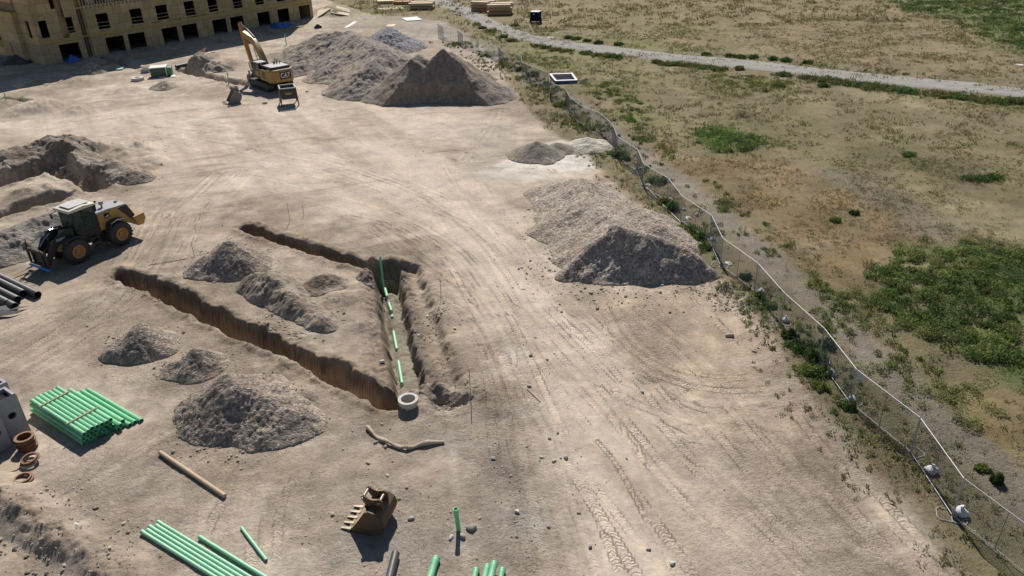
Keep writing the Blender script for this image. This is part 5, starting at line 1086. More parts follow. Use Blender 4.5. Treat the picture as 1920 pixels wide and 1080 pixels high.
def tarp(px, py, sx, sy, h, label, mat=M_BLUE, name='blue_tarp'):
    c = G(px, py); n = 24; X, Y = np.meshgrid(np.linspace(-1, 1, n), np.linspace(-1, 1, n)); R2 = X * X + Y * Y
    Z = np.maximum(0, 1 - R2 ** 1.0) ** .6 * h * (.6 + .5 * fbm(X.ravel() * 3 + px, Y.ravel() * 3, 1., 3, px % 50).reshape(X.shape)) + .02 + .06 * np.abs(fbm(X.ravel() * 9, Y.ravel() * 9, 1., 2, 5).reshape(X.shape))
    me, _ = grid_mesh(name, X * sx * (1 + .2 * np.sin(Y * 5)), Y * sy * (1 + .2 * np.cos(X * 4)), Z, R2 < 1.1); o = link(name, me, mat); o.location = (c[0], c[1], tz(c[0], c[1])); return tag(o, label, 'tarp')
tarp(137, 115, .85, 1.2, 1.0, 'crumpled blue tarp in front of the nearest garage bay'); tarp(527, 49, 1.7, 2.4, .8, 'crumpled blue tarp in the shade near the building far corner')
tarp(596, 52, .6, .8, .7, 'small black bagged item on top of the spoil stockpile edge', M_NAVY, 'black_bag'); bpy.data.objects['black_bag']['category'] = 'bag'
tarp(30, 117, 3.2, 2.0, 1.2, 'dark scrap heap against the near building wing', M_DKG, 'scrap_heap'); bpy.data.objects['scrap_heap']['category'] = 'scrap heap'
# bin with white rim
def open_bin():
    P_ = [G(1030, 144), G(1073, 142.5), G(1083, 156), G(1041, 157.5)]; c = sum(P_) / 4; root = empty('open_bin', (c[0], c[1], tz(c[0], c[1])))
    tag(root, 'shallow dark bin with wide white rim standing beyond the fence', 'bin'); Q = [(p - c)[:2] for p in P_]
    def quad(s, z0, z1, b, s2=None): pass
    H = .3; inn = [q * .84 for q in Q]; b = MB(); v = [(*q, z) for z in (0, H) for q in Q]; b.add(v, [(i, (i + 1) % 4, 4 + (i + 1) % 4, 4 + i) for i in range(4)]); b.build('side', simple('blue_bin_side', (.05, .10, .28), .5), root)
    b = MB(); v = [(*(q * 1.01), H + .002) for q in Q] + [(*q, H + .002) for q in inn] + [(*(q * 1.01), H + .08) for q in Q] + [(*q, H + .08) for q in inn]
    f = []
    for i in range(4): j = (i + 1) % 4; f += [(i, j, 4 + j, 4 + i), (8 + i, 12 + i, 12 + j, 8 + j), (i, 8 + i, 8 + j, j), (4 + i, 4 + j, 12 + j, 12 + i)]
    b.add(v, f); b.build('rim', M_WHT, root)
    b = MB(); b.slab([tuple(q * .97) for q in Q], .02, .24); b.build('floor', M_NAVY, root)
    b = MB(); b.beam((*(inn[0] * .9), .26), (*(inn[1] * .9), .26), .12, .03); b.beam((*(inn[3] * .6), .26), (*(inn[2] * .6), .26), .1, .03); b.build('bar', M_CAST, root)
open_bin()
def trailer():
    a = G(994, 44); b_ = G(1010, 44.5); an = math.atan2(b_[1] - a[1], b_[0] - a[0]); L = np.linalg.norm((b_ - a)[:2]); root = empty('box_trailer', (a[0], a[1], tz(a[0], a[1])), an)
    tag(root, 'small dark box trailer with pale top above the gravel road', 'trailer')
    b = MB(); b.box(0, L, 0, 1.5, .3, 1.75); b.build('box', M_NAVY, root, .02); b = MB(); b.box(-.04, L + .04, -.04, 1.54, 1.751, 1.83); b.build('roof', M_GRYR, root)
    for x in (-.12, L + .12 - .0):
        b = MB(); b.tube((x, .5, .35), (x, 1.1, .35), .35, n=14) if False else b.tube((x - .12, .75, .35), (x + .12, .75, .35), .35, n=14); b.build('wheel', M_TYR, root)
    b = MB(); b.beam((L, .7, .45), (L + 1.6, .7, .4), .1, .1); b.beam((0, .7, .45), (-1.3, .7, .45), .5, .08); b.build('drawbar', M_DKG, root)
    b = MB(); b.box(L * .38, L * .5, -.02, -.005, 1.35, 1.5); b.build('marker', M_WHT, root)
trailer()
def lumber(px, py, an, L, Wd, layers, label, seed):
    p = G(px, py); root = empty('lumber_stack', (p[0], p[1], tz(p[0], p[1])), math.radians(an)); tag(root, label, 'lumber stack', 'lumber stacks in the far yard'); rr = random.Random(seed); z = .1
    for k in range(layers):
        h = .5; n = rr.choice([2, 3]); wseg = Wd / n
        for j in range(n):
            if k == layers - 1 and rr.random() < .25: continue
            b = MB(); j0 = rr.uniform(-.2, .2); y0 = j * wseg + .03; y1 = (j + 1) * wseg - .03; rows = 5
            for r_ in range(rows): b.box(j0, L + j0, y0, y1, z + r_ * h / rows, z + (r_ + .86) * h / rows)
            b.build('board_bundle', M_LUM if k < layers - 1 else M_LUMT, root)
        b = MB()
        for x in (.3, L / 2, L - .3): b.box(x - .05, x + .05, 0, Wd, z - .1, z - .005)
        b.build('bearer', M_WOOD, root); z += h + .1
lumber(883, 22, -28, 3.6, 3.0, 3, 'left of the two stacked lumber piles beside the road', 1)
lumber(915, 29.5, -5, 4.2, 3.2, 3, 'right, taller of the two lumber piles beside the road', 2)
lumber(768, 19, -4, 4.6, 3.6, 2, 'nearest lumber pile at the top edge, boards pointing away', 3)
lumber(738, 9, -4, 3.6, 3.2, 2, 'middle lumber pile at the top edge of the yard', 4)
lumber(706, 8, 0, 3.4, 2.6, 1, 'low leftmost lumber pile at the top edge of the yard', 5)
# ------------------------------------------------------------------ temporary fence
TOPS_ = [(1985, 1010), (1920, 985), (1806.7, 898.7), (1725, 785), (1606.5, 693.7), (1546, 616), (1472, 550), (1421, 493), (1355.5, 447), (1334.5, 403.7), (1280, 367.5), (1253, 333.7), (1207, 307), (1195.5, 279.5), (1157.5, 256), (1148.7, 233.7), (1126, 212.5), (1087.5, 197.5), (1067.5, 181), (1060, 166), (1030.7, 153.7), (1028.7, 137.5), None, None, (978.7, 117.5), (977, 105), (943, 97.5), (934, 87.5), (896.7, 70.8), (866.7, 63), (858, 57.5), (830, 50), (820, 45)]
FH = 1.86
def fence():
    P_ = [G2(*t, FH) if t is not None else None for t in TOPS_]
    e = P_[2] - P_[3]; e2 = np.array([.12, -1.]); e2 /= np.linalg.norm(e2); e1 = np.array([.62, -.78]) * 3.5
    dd = G2(1920, 1068) - G2(1795, 970); dd /= np.linalg.norm(dd); P_[1] = P_[2] + dd * 3.5; P_[0] = P_[1] + np.array([.5, -.87]) * 3.5
    for i in (22, 23): P_[i] = P_[21] + (P_[24] - P_[21]) * (i - 21) / 3
    L0 = 3.5; b = MB(); r = .019
    for z in (.10, FH): b.tube((0, 0, z), (L0, 0, z), r, n=8)
    for x in (0, L0): b.tube((x, 0, .05), (x, 0, FH), r, n=8)
    fm = b.mesh('frame')
    b = MB(); b.tube((L0 / 2, 0, .1), (L0 / 2, 0, FH), .014, n=6); brm = b.mesh('brace')
    w_ = MB(); hh = FH - .12; s = .115
    for sg in (1, -1):
        k = -hh
        while k < L0:
            x0, x1 = max(0, k), min(L0, k + hh)
            if x1 > x0:
                z0, z1 = .11 + (x0 - k), .11 + (x1 - k)
                if sg < 0: z0, z1 = .11 + hh - (x0 - k), .11 + hh - (x1 - k)
                a = np.array([x0, 0, z0]); c = np.array([x1, 0, z1]); q = .0042
                w_.add([a + (0, q, q), a + (0, -q, q), a + (0, 0, -q), c + (0, q, q), c + (0, -q, q), c + (0, 0, -q)], [(0, 1, 4, 3), (1, 2, 5, 4), (2, 0, 3, 5)])
            k += s
    wm = w_.mesh('wire')
    b = MB(); rs = [(-.42, -.3), (.42, -.3), (.5, -.2), (.5, .2), (.42, .3), (-.42, .3), (-.5, .2), (-.5, -.2), (-.42, -.3)]
    b.path([(x, y * 1.1, .03) for x, y in rs], .014, 6); b.tube((0, -.33, .03), (0, .33, .03), .014, n=6); b.tube((0, 0, .03), (0, 0, .5), .02, n=6); sm = b.mesh('stand')
    bx, by = np.meshgrid(np.linspace(-1, 1, 15), np.linspace(0, 1, 9))
    def bagmesh(seed):
        bb = MB(); rr = random.Random(seed); n = 14; m = 8; v = []
        for i in range(m + 1):
            t = i / m; rad = .24 * math.sin(math.pi * min(1, t * .92 + .08)) ** .55 * (1 - .25 * t); z = .34 * t
            for k in range(n): a = 2 * math.pi * k / n; q = rad * (1 + .16 * math.sin(3 * a + seed + t * 3) + rr.uniform(-.06, .06)); v.append((q * 1.25 * math.cos(a), q * math.sin(a), z))
        f = [(i * n + k, i * n + (k + 1) % n, (i + 1) * n + (k + 1) % n, (i + 1) * n + k) for i in range(m) for k in range(n)] + [tuple(range(n))[::-1], tuple(range(m * n, m * n + n))]
        bb.add(v, f); bb.tube((0, 0, .32), (.04, .02, .42), .05, .08, 7); return bb.mesh('bag', 80)
    bms = [bagmesh(i) for i in range(4)]
    idx = 0; proto = None
    for i in range(len(P_) - 1):
        a, c = P_[i], P_[i + 1]; v = c - a; L = np.hypot(*v); z = tz(*a); zc = tz(*c)
        root = empty('temporary_fence', (a[0], a[1], z), 0, (0, -math.atan2(zc - z, L), math.atan2(v[1], v[0])))
        tag(root, '%s chain-link fence panel counting from the bottom right corner' % ordn(idx), 'fence', 'temporary fence panels along the site edge')
        link('frame', fm, M_GALV if not fm.materials else None, root); link('wire_mesh', wm, M_WIRE if not wm.materials else None, root); link('brace', brm, M_WIRE if not brm.materials else None, root)
        for ch in root.children: ch.scale = ((L - .05) / L0, 1, 1)
        idx += 1
        st = link('fence_stand', sm, M_GALV if not sm.materials else None); st.location = (a[0], a[1], z + .01); st.rotation_euler = (0, 0, math.atan2(v[1], v[0]) + math.pi / 2 * 0 + .4 * math.sin(i * 2.1) + math.pi / 2); tag(st, 'steel tube foot under the fence at the start of panel %s from the corner' % ordn(i), 'fence stand', 'fence feet')
    bags = [(1745, 887, 'large white'), (1801, 966, 'large white'), (1596, 752, 'grey white'), (1557, 703, 'blue tinted'), (1473, 602, 'crumpled white'), (1427, 549, 'crumpled white'), (1366, 495, 'flattened blue white'), (1336, 451, 'pale teal'), (1307, 404, 'small grey'), (1290, 409, 'flattened white'), (1255, 374, 'flat white'), (1216, 347, 'flat white'), (1200, 316, 'flat white'), (1283, 394, 'small white'), (1152, 267, 'small white'), (1130, 245, 'small white'), (1073, 211, 'small white'), (1037, 166, 'small round white'), (980, 131, 'small white'), (915, 103, 'small white'), (872, 86, 'small white'), (836, 73, 'small white')]
    marks = ['lower right of the picture', 'at the last full panel', 'beside a splayed foot', 'just above the splayed foot', 'in the green weeds', 'by the pile foot', 'where panels jog at the cobble pile', 'behind the cobble pile', 'beyond the yellow weeds', 'near the yellow weeds', 'near the round green bush', 'by the brown dirt wedge', 'below the brown dirt wedge corner', 'beside the big cobble pile top', 'opposite the sand heap', 'just past the sand heap', 'near the bright green weeds', 'next to the white rimmed bin', 'two panels past the bin', 'behind the huge stockpile', 'at the fence bend past the stockpile', 'at the far end of the fence']
    for k, (px, py, ds) in enumerate(bags):
        p = G(px, py); o = link('sandbag', bms[k % 4], M_BAG if not bms[k % 4].materials else None); s_ = (1.0 if 'large' in ds else .55 if 'small' in ds else .8); fl = .5 if 'flat' in ds else 1
        o.scale = (s_ * (1.25 if fl < 1 else 1), s_, s_ * fl); o.location = (p[0], p[1], tz(p[0], p[1]) - .02); o.rotation_euler = (0, 0, k * 1.9); tag(o, '%s sandbag on the fence line %s' % (ds, marks[k]), 'sandbag', 'sandbags along the fence')
    o = MB(); 
    for a, b_ in (((1213, 352), (1232, 372)), ((1242, 383), (1276, 416))):
        p = G(*a, .05); q = G(*b_, .05); o.tube(p, q, .025, n=8)
    tag(o.build('fallen_rail', M_GALV), 'bent galvanised rails lying in weeds beside the fence', 'rail')
    q = G(1614, 706, 1.5); o = MB().box(-.22, .22, -.006, .006, -.18, .18).build('fence_sign', M_BAG); o.location = (q[0], q[1], 1.5); o.rotation_euler = (0, 0, math.atan2(*(P_[4] - P_[3])[::-1])); tag(o, 'small blank grey sign hanging high on the fence', 'sign')
fence()
# ------------------------------------------------------------------ stones
def icos():
    bm = bmesh.new(); bmesh.ops.create_icosphere(bm, subdivisions=1, radius=1); bm.verts.ensure_lookup_table(); v = np.array([q.co[:] for q in bm.verts]); f = np.array([[w_.index for w_ in q.verts] for q in bm.faces]); bm.free()
    bm = bmesh.new(); bmesh.ops.create_icosphere(bm, subdivisions=2, radius=1); v2 = np.array([q.co[:] for q in bm.verts]); f2 = np.array([[w_.index for w_ in q.verts] for q in bm.faces]); bm.free(); return v, f, v2, f2
IV, IF, IV2, IF2 = icos()
MAT_STONE = pile_material('loose_stone', [(.2, (.9,) * 3), (.8, (1.1,) * 3)], 5., .01, .01)
def scatter_stones(name, P_, R_, cols, label=None):
    n = len(P_); V = np.repeat(IV[None], n, 0) * (1 + RNG.uniform(-.22, .22, (n, len(IV), 1))); S = np.stack([R_ * RNG.uniform(.8, 1.3, n), R_ * RNG.uniform(.7, 1.1, n), R_ * RNG.uniform(.45, .8, n)], 1)
    V = V * S[:, None]; a = RNG.uniform(0, 6.28, n); ca, sa = np.cos(a)[:, None], np.sin(a)[:, None]; X = V[..., 0] * ca - V[..., 1] * sa; Y = V[..., 0] * sa + V[..., 1] * ca; V[..., 0] = X; V[..., 1] = Y
    V += np.c_[P_, terrain(P_[:, 0], P_[:, 1], False) + R_ * .25][:, None]; F = (IF[None] + (np.arange(n) * len(IV))[:, None, None]).reshape(-1, 3)
    me = raw_mesh(name, V.reshape(-1, 3), F, 3); add_attr(me, 'soil', 'FLOAT_COLOR', np.c_[np.repeat(cols, len(IV), 0), np.ones(n * len(IV))]); me.polygons.foreach_set('use_smooth', np.zeros(len(F), bool)); return link(name, me, MAT_STONE)
def cand(n, x0, x1, y0, y1): return np.stack([RNG.uniform(x0, x1, n), RNG.uniform(y0, y1, n)], 1)
def in_cut(P_, pad=.0):
    r_ = np.zeros(len(P_), bool)
    for pts, hw, dp, run, rag in TRENCH: r_ |= seg(P_[:, 0], P_[:, 1], pts)[0] < hw + pad
    return r_
P_ = cand(26000, -36, 20, 17.5, 75); x, y = P_.T; onf = pm(x, y, FIELD, .6, .8, 3.)
zones = [([(560, 870), (660, 800), (1000, 780), (1010, 1090), (560, 1090)], 1.), ([(960, 820), (1100, 820), (1150, 960), (980, 960)], .6), ([(980, 580), (1150, 600), (1250, 760), (1050, 760)], .2), ([(1030, 520), (1360, 520), (1480, 640), (1420, 600), (1040, 560)], .8),
         ([(940, 380), (1000, 380), (1080, 560), (1010, 560)], .8), ([(330, 640), (620, 700), (640, 860), (330, 850)], .8), ([(180, 600), (420, 640), (420, 730), (180, 700)], .7), ([(340, 440), (500, 440), (660, 640), (420, 640)], .6), ([(690, 500), (900, 500), (900, 780), (690, 700)], .7), ([(-60, 860), (330, 1090), (-60, 1090)], .8), ([(-60, 240), (330, 260), (300, 380), (-60, 480)], .5)]
dens = .02 + 0 * x
for zp, k in zones: dens = np.maximum(dens, pm(x, y, zp, 1., 1., 2.) * k * np.clip(.5 + fbm(x, y, 1.5, 3, 400), 0, 1))
keep = (RNG.random(len(x)) < dens * (1 - .9 * onf)) & ~in_cut(P_, .1); P1 = P_[keep]; n = len(P1); R1 = np.clip(RNG.exponential(.016, n) + .016, 0, .10)
cl = np.array([(.46, .41, .34), (.38, .33, .275), (.55, .50, .43), (.30, .25, .20)])[RNG.integers(0, 4, n)] * RNG.uniform(.8, 1.15, (n, 1))
tag(scatter_stones('loose_gravel', P1, R1, cl), kind='stuff')
# larger clods and cobbles tumbled round the heaps
pts_ = []
for c_, r0, k in (((1165, 500), 6.2, 620), ((425, 490), 2.4, 260), ((255, 650), 2.2, 220), ((362, 690), 1.9, 200), ((460, 790), 3.0, 420), ((560, 600), 2.6, 260), ((1385, 570), 1.4, 200), ((60, 975), 2.4, 120), ((170, 1040), 2.2, 120), ((850, 735), 1.2, 150), ((800, 600), 1.8, 150)):
    g_ = G2(*c_); a = RNG.uniform(0, 6.28, k); rr = r0 * (.75 + RNG.normal(0, .22, k)); pts_.append(np.stack([g_[0] + rr * np.cos(a), g_[1] + rr * np.sin(a) * .9], 1))
P2 = np.concatenate(pts_); P2 = P2[~in_cut(P2, .15)]; n = len(P2); R2_ = np.clip(RNG.exponential(.022, n) + .024, 0, .11)
cl = np.array([(.38, .33, .28), (.30, .255, .215), (.46, .41, .35)])[RNG.integers(0, 3, n)] * RNG.uniform(.8, 1.15, (n, 1)); tag(scatter_stones('tumbled_cobbles', P2, R2_, cl), kind='stuff')
STONES = [(884, 993, .17, .3, 'grey boulder right of the standpipe'), (868, 1008, .13, .35, 'grey cobble at the standpipe shadow'), (846, 1010, .10, .5, 'pale cobble left of the standpipe shadow'), (771, 974, .11, .4, 'cobble left of the gravel patch by the standpipe'), (970, 961, .09, .6, 'white stone on the haul lane bottom'), (1061, 861, .11, .35, 'largest of the stones in the lane scatter'), (1039, 867, .08, .5, 'pale stone in the lane scatter'), (1015, 861, .08, .45, 'small stone left in the lane scatter'),
          (1030, 825, .08, .25, 'dark stone above the lane scatter'), (1046, 815, .07, .3, 'dark pebble at the top of the lane scatter'), (1368, 631, .17, .4, 'long flat stone on the tracked dirt by the fence'), (1108, 551, .13, .2, 'dark boulder below the big cobble pile'), (1120, 580, .11, .25, 'second dark stone below the big cobble pile'), (1256, 587, .08, .2, 'dark stone on the tracked dirt, centre right'), (1414, 660, .09, .45, 'pale stone near the right end of the tracked dirt'), (1421, 653, .07, .3, 'brown stone beside a pale one near the fence'),
          (1260, 1058, .10, .5, 'pale cobble at the lower edge of the lane'), (992, 727, .10, .4, 'cobble at the lath end'), (1204, 737, .09, .35, 'lone stone in mid lane'), (801, 580, .09, .8, 'white marker stone right of the pipe trench'), (716, 675, .12, .5, 'pale cobble on the trench bench'), (608, 180, .28, .7, 'white rubble lump below the stockpiles'), (576, 173, .2, .65, 'small white lump right of the hopper'), (497, 195, .25, .6, 'white lump left of the hopper'), (691, 870, .08, .3, 'dark stone above the rusty bucket'), (723, 840, .09, .25, 'dark stone under the branch'), (705, 832, .09, .3, 'brown stone left of the branch'), (148, 998, .10, .6, 'white stone on the berm crest'), (1028, 989, .07, .2, 'dark pebble left of the lane'), (1107, 1027, .08, .25, 'dark pebble low on the lane'), (1216, 1032, .07, .25, 'dark pebble right of the others low on the lane'), (1026, 676, .08, .35, 'pebble on the upper lane'), (995, 668, .1, .35, 'greyish cobble left on the upper lane')]
sms = []
for k in range(4):
    v = IV2 * (1 + .16 * np.sin(IV2[:, [1]] * 3 + k) + .12 * np.sin(IV2[:, [0]] * 4 + 2 * k) + RNG.uniform(-.05, .05, (len(IV2), 1))) * np.array([1.2, .9, .65]); m_ = raw_mesh('stone', v, IF2, 3); add_attr(m_, 'soil', 'FLOAT_COLOR', np.tile([.4, .37, .33, 1], (len(v), 1))); m_.materials.append(MAT_STONE); sms.append(m_)
for k, (px, py, r, al, lb) in enumerate(STONES):
    p = G(px, py); m_ = sms[k % 4].copy(); a = m_.attributes['soil']; a.data.foreach_set('color', np.tile([max(al, .3) * 1.15, max(al, .3) * 1.04, max(al, .3) * .92, 1], len(m_.vertices)).astype(np.float32)); o = bpy.data.objects.new('stone', m_); COL.objects.link(o); o.location = (p[0], p[1], tz(p[0], p[1]) + r * .35); o.scale = (r,) * 3; o.rotation_euler = (0, 0, k * 2.2); tag(o, lb, 'stone')
# ------------------------------------------------------------------ vegetation
def clump_cloud(P_, R_, H_, cols, nl, leaf, spiky=.0, zoff=None, base_dark=False):
    """every clump: nl small leaf faces spread through a lumpy dome"""
    n = len(P_); 
    th = RNG.uniform(0, 6.283, (n, nl)); rad = np.sqrt(RNG.random((n, nl))); zz = RNG.random((n, nl))
    lob = 1 + .3 * np.sin(th * 3 + RNG.uniform(0, 6, (n, 1))) + .2 * np.sin(th * 5 + RNG.uniform(0, 6, (n, 1)))
    zt = zz * np.sqrt(np.clip(1 - (rad * .95) ** 2, .05, 1))
    C_ = np.stack([rad * lob * np.cos(th) * R_[:, None], rad * lob * np.sin(th) * R_[:, None], zt * H_[:, None]], -1)
    g = terrain(P_[:, 0], P_[:, 1], False) if zoff is None else zoff
    C_ += np.c_[P_, g][:, None]
    d = RNG.normal(size=(n, nl, 3)); d[..., 2] = np.abs(d[..., 2]) * (1 + spiky * 3) ; d /= np.linalg.norm(d, axis=-1, keepdims=True)
    e = np.cross(d, RNG.normal(size=(n, nl, 3))); e /= np.linalg.norm(e, axis=-1, keepdims=True) + 1e-9
    ls = (leaf if np.isscalar(leaf) else leaf[:, None, None]) * RNG.uniform(.6, 1.4, (n, nl, 1))
    V = np.stack([C_ - e * ls * .4, C_ + e * ls * .4, C_ + d * ls * 1.5], 2).reshape(-1, 3)
    c = np.repeat(cols[:, None], nl, 1) * RNG.uniform(.65, 1.35, (n, nl, 1)); c = np.repeat(c.reshape(-1, 3), 3, 0)
    return V, np.clip(c, .01, .8)
def cloud_obj(name, parts):
    V = np.concatenate([p[0] for p in parts]); c = np.concatenate([p[1] for p in parts]); F = np.arange(len(V)).reshape(-1, 3)
    me = raw_mesh(name, V, F, 3); add_attr(me, 'leaf', 'FLOAT_COLOR', np.c_[c, np.ones(len(c))]); return link(name, me, M_LEAF)
GR1 = np.array([(.105, .165, .045), (.13, .19, .055), (.08, .13, .042), (.19, .23, .065)]); OL1 = np.array([(.26, .25, .10), (.22, .225, .085), (.31, .28, .135), (.19, .20, .08)]); DRY = np.array([(.35, .30, .18), (.30, .25, .145), (.42, .36, .22), (.27, .225, .13)])
def pick(A_, n, j=.2): return A_[RNG.integers(0, len(A_), n)] * RNG.uniform(1 - j, 1 + j, (n, 1))
# dense green stands
def stand(name, poly, n, box, r, h, nl, leaf, cols, thr=.35, rag=1.2, base=.75):
    P_ = cand(n, *box); k = pm(P_[:, 0], P_[:, 1], poly, .8, rag, 2.5) * np.clip(base + fbm(P_[:, 0], P_[:, 1], 2.2, 4, 500) * 1.1, 0, 1); P_ = P_[RNG.random(len(P_)) < k]; m = len(P_)
    sz = RNG.uniform(.6, 1.3, m) * (1 + .4 * fbm(P_[:, 0], P_[:, 1], 2., 3, 501)); cv = fbm(P_[:, 0], P_[:, 1], 1.6, 3, 502); cc = pick(cols, m); cc = cc * (1 + .5 * cv)[:, None]
    return clump_cloud(P_, r * sz, h * sz, cc, nl, leaf)
p1 = [(1640, 525), (1690, 475), (1800, 452), (1980, 480), (1990, 735), (1850, 690), (1760, 645), (1665, 590)]
p1b = [(1690, 480), (1650, 460), (1700, 440), (1860, 440), (1900, 480)]
W_ = lambda P_: (min(G2(*p)[0] for p in P_) - 2, max(G2(*p)[0] for p in P_) + 2, min(G2(*p)[1] for p in P_) - 2, max(G2(*p)[1] for p in P_) + 2)
p3 = [(1630, -15), (2150, -30), (2150, 145), (1930, 112), (1855, 78), (1790, 30), (1700, 22)]; p2 = [(1285, 250), (1340, 243), (1428, 264), (1420, 286), (1345, 290)]
sct = [(1540, 570), (1640, 560), (1680, 640), (1800, 700), (1920, 790), (1800, 800), (1700, 720), (1560, 620)]
tag(cloud_obj('green_weeds', [stand('a', p1, 1500, W_(p1), .42, .42, 150, .075, np.concatenate([GR1, GR1[1:], OL1[1:2], OL1[3:]]) * 1.12, rag=2.4, base=.85), stand('b', p2, 500, W_(p2), .4, .4, 70, .10, GR1 * 1.35), stand('c', p3, 3000, W_(p3), .9, .3, 45, .2, np.concatenate([GR1 * .95, OL1[3:] * .9]), rag=5.), stand('d', sct, 420, W_(sct), .32, .3, 110, .06, (GR1 + OL1) / 2, rag=2.), stand('f', [(1098, 152), (1150, 158), (1215, 205), (1245, 262), (1200, 255), (1140, 205)], 420, W_([(1098, 152), (1245, 262), (1150, 158)]), .38, .2, 60, .09, GR1 * 1.1, rag=1.8), stand('g', [(960, 95), (1040, 108), (1060, 128), (980, 122)], 150, W_([(960, 95), (1060, 128)]), .4, .15, 40, .12, GR1 * 1.2, rag=2), stand('h', [(1340, 142), (1460, 145), (1480, 172), (1370, 175)], 260, W_([(1340, 142), (1480, 175)]), .4, .2, 40, .13, OL1, rag=2), stand('e', p1b, 200, W_(p1b), .35, .35, 110, .07, OL1)]), kind='stuff')
def trailside():
    ln = WP([(1180, 255), (1235, 300), (1300, 350), (1345, 385), (1400, 435), (1470, 495), (1540, 560), (1600, 610), (1700, 700)], 0, 4); L_ = np.array(ln)
    P_ = cand(9000, L_[:, 0].min() - 2, L_[:, 0].max() + 3, L_[:, 1].min(), L_[:, 1].max()); d, s_, sd = seg(P_[:, 0], P_[:, 1], ln); k = np.exp(-((sd - .6) / .9) ** 2) * (d < 4) * np.clip(fbm(P_[:, 0], P_[:, 1], 1.8, 4, 540) * 3 + .1, 0, 1)
    P_ = P_[RNG.random(len(P_)) < k * .7]; m = len(P_); return [clump_cloud(P_, RNG.uniform(.12, .32, m), RNG.uniform(.08, .22, m), np.where((RNG.random(m) < .6)[:, None], pick(GR1 * 1.1, m), pick(OL1, m)), 34, .055 + P_[:, 1] * .0005, .4)]
tag(cloud_obj('trail_weeds', trailside()), kind='stuff')
# low tufts all over the rough ground
def tufts():
    out = []
    for n, box, r, h, nl, lf in ((60000, (0, 62, 18, 62), .13, .085, 12, .045), (60000, (-5, 100, 62, 130), .22, .11, 9, .09), (16000, (-45, 120, 125, 190), .5, .2, 10, .2)):
        P_ = cand(n, *box); x, y = P_.T; k = pm(x, y, FIELD, .6, .8, 3.); tr = WP([(890, 82), (960, 125), (1030, 172), (1085, 195), (1120, 230), (1180, 270), (1230, 310), (1300, 360), (1390, 440), (1470, 510), (1570, 600), (1690, 720), (1830, 850), (1990, 1000)])
        k = k * (.2 + .8 * ss(.6, 1.8, seg(x, y, tr)[0])); k = k * np.clip(.35 + fbm(x, y, 3.5, 4, 510) * 1.6 + fbm(x, y, .9, 3, 511) * .8, .04, 1)
        P_ = P_[RNG.random(n) < k * .8]; m = len(P_); g_ = fbm(P_[:, 0], P_[:, 1], 6., 4, 512) + .3 * fbm(P_[:, 0], P_[:, 1], 1.2, 3, 513); cc = np.where((RNG.random(m) < .5 + g_ * 1.2)[:, None], pick(OL1, m) , pick(DRY, m)); cc = np.where((g_ > .5)[:, None] & (RNG.random((m, 1)) < .5), pick(GR1 * 1.3, m), cc)
        s_ = np.clip(RNG.lognormal(-.1, .45, m), .4, 2.4); gcol = ground_colour(P_[:, 0], P_[:, 1])[0] * RNG.uniform(.85, 1.3, (m, 1)) * np.array([1.05, 1.12, .95]); mixk = np.where(RNG.random((m, 1)) < .13, .7, .12); cc = gcol * (1 - mixk) + cc * mixk; out.append(clump_cloud(P_, r * s_, h * .8 * s_, cc, nl, lf * np.clip(s_, .7, 1.5), .4))
    return out
tag(cloud_obj('dry_grass_tufts', tufts()), kind='stuff')
# verge weeds under the fence
def verge():
    out = []; fp = [G2(*t, FH) for t in TOPS_ if t is not None]
    P_ = cand(30000, -12, 20, 17, 120); d, s_, sd = seg(P_[:, 0], P_[:, 1], fp); k = np.exp(-((d - .4) / 1.3) ** 2) * np.clip(.3 + fbm(P_[:, 0], P_[:, 1], 2.4, 4, 520) * 2.0, 0, 1); P_ = P_[RNG.random(len(P_)) < k * .6]; m = len(P_); z_ = np.clip(RNG.lognormal(0, .45, m), .4, 2.5); g_ = fbm(P_[:, 0], P_[:, 1], 3., 3, 521)
    cc = np.where((g_ > .05)[:, None], pick(GR1 * 1.15, m), pick(OL1, m)); lf = .05 + P_[:, 1] * .0006; out.append(clump_cloud(P_, .2 * z_, .17 * z_, cc, 34, lf, .5))
    P_ = cand(30000, -12, 20, 17, 110); ed = WP(EDGE[2:], 0, 3); d, s_, sd = seg(P_[:, 0], P_[:, 1], ed); d2, _, sd2 = seg(P_[:, 0], P_[:, 1], fp); k = ((sd < .3 + .6 * fbm(P_[:, 0], P_[:, 1], 1.5, 3, 523)) & (d2 < 3.4)) * np.clip(.35 + fbm(P_[:, 0], P_[:, 1], 1.3, 4, 522) * 1.8, 0, 1)
    P_ = P_[RNG.random(len(P_)) < k * .5]; m = len(P_); cc = np.where((RNG.random(m) < .35)[:, None], pick(OL1, m), pick(DRY * .8, m)); out.append(clump_cloud(P_, RNG.uniform(.06, .2, m), RNG.uniform(.05, .14, m), cc, 18, .045 + P_[:, 1] * .0004, .5)); return out
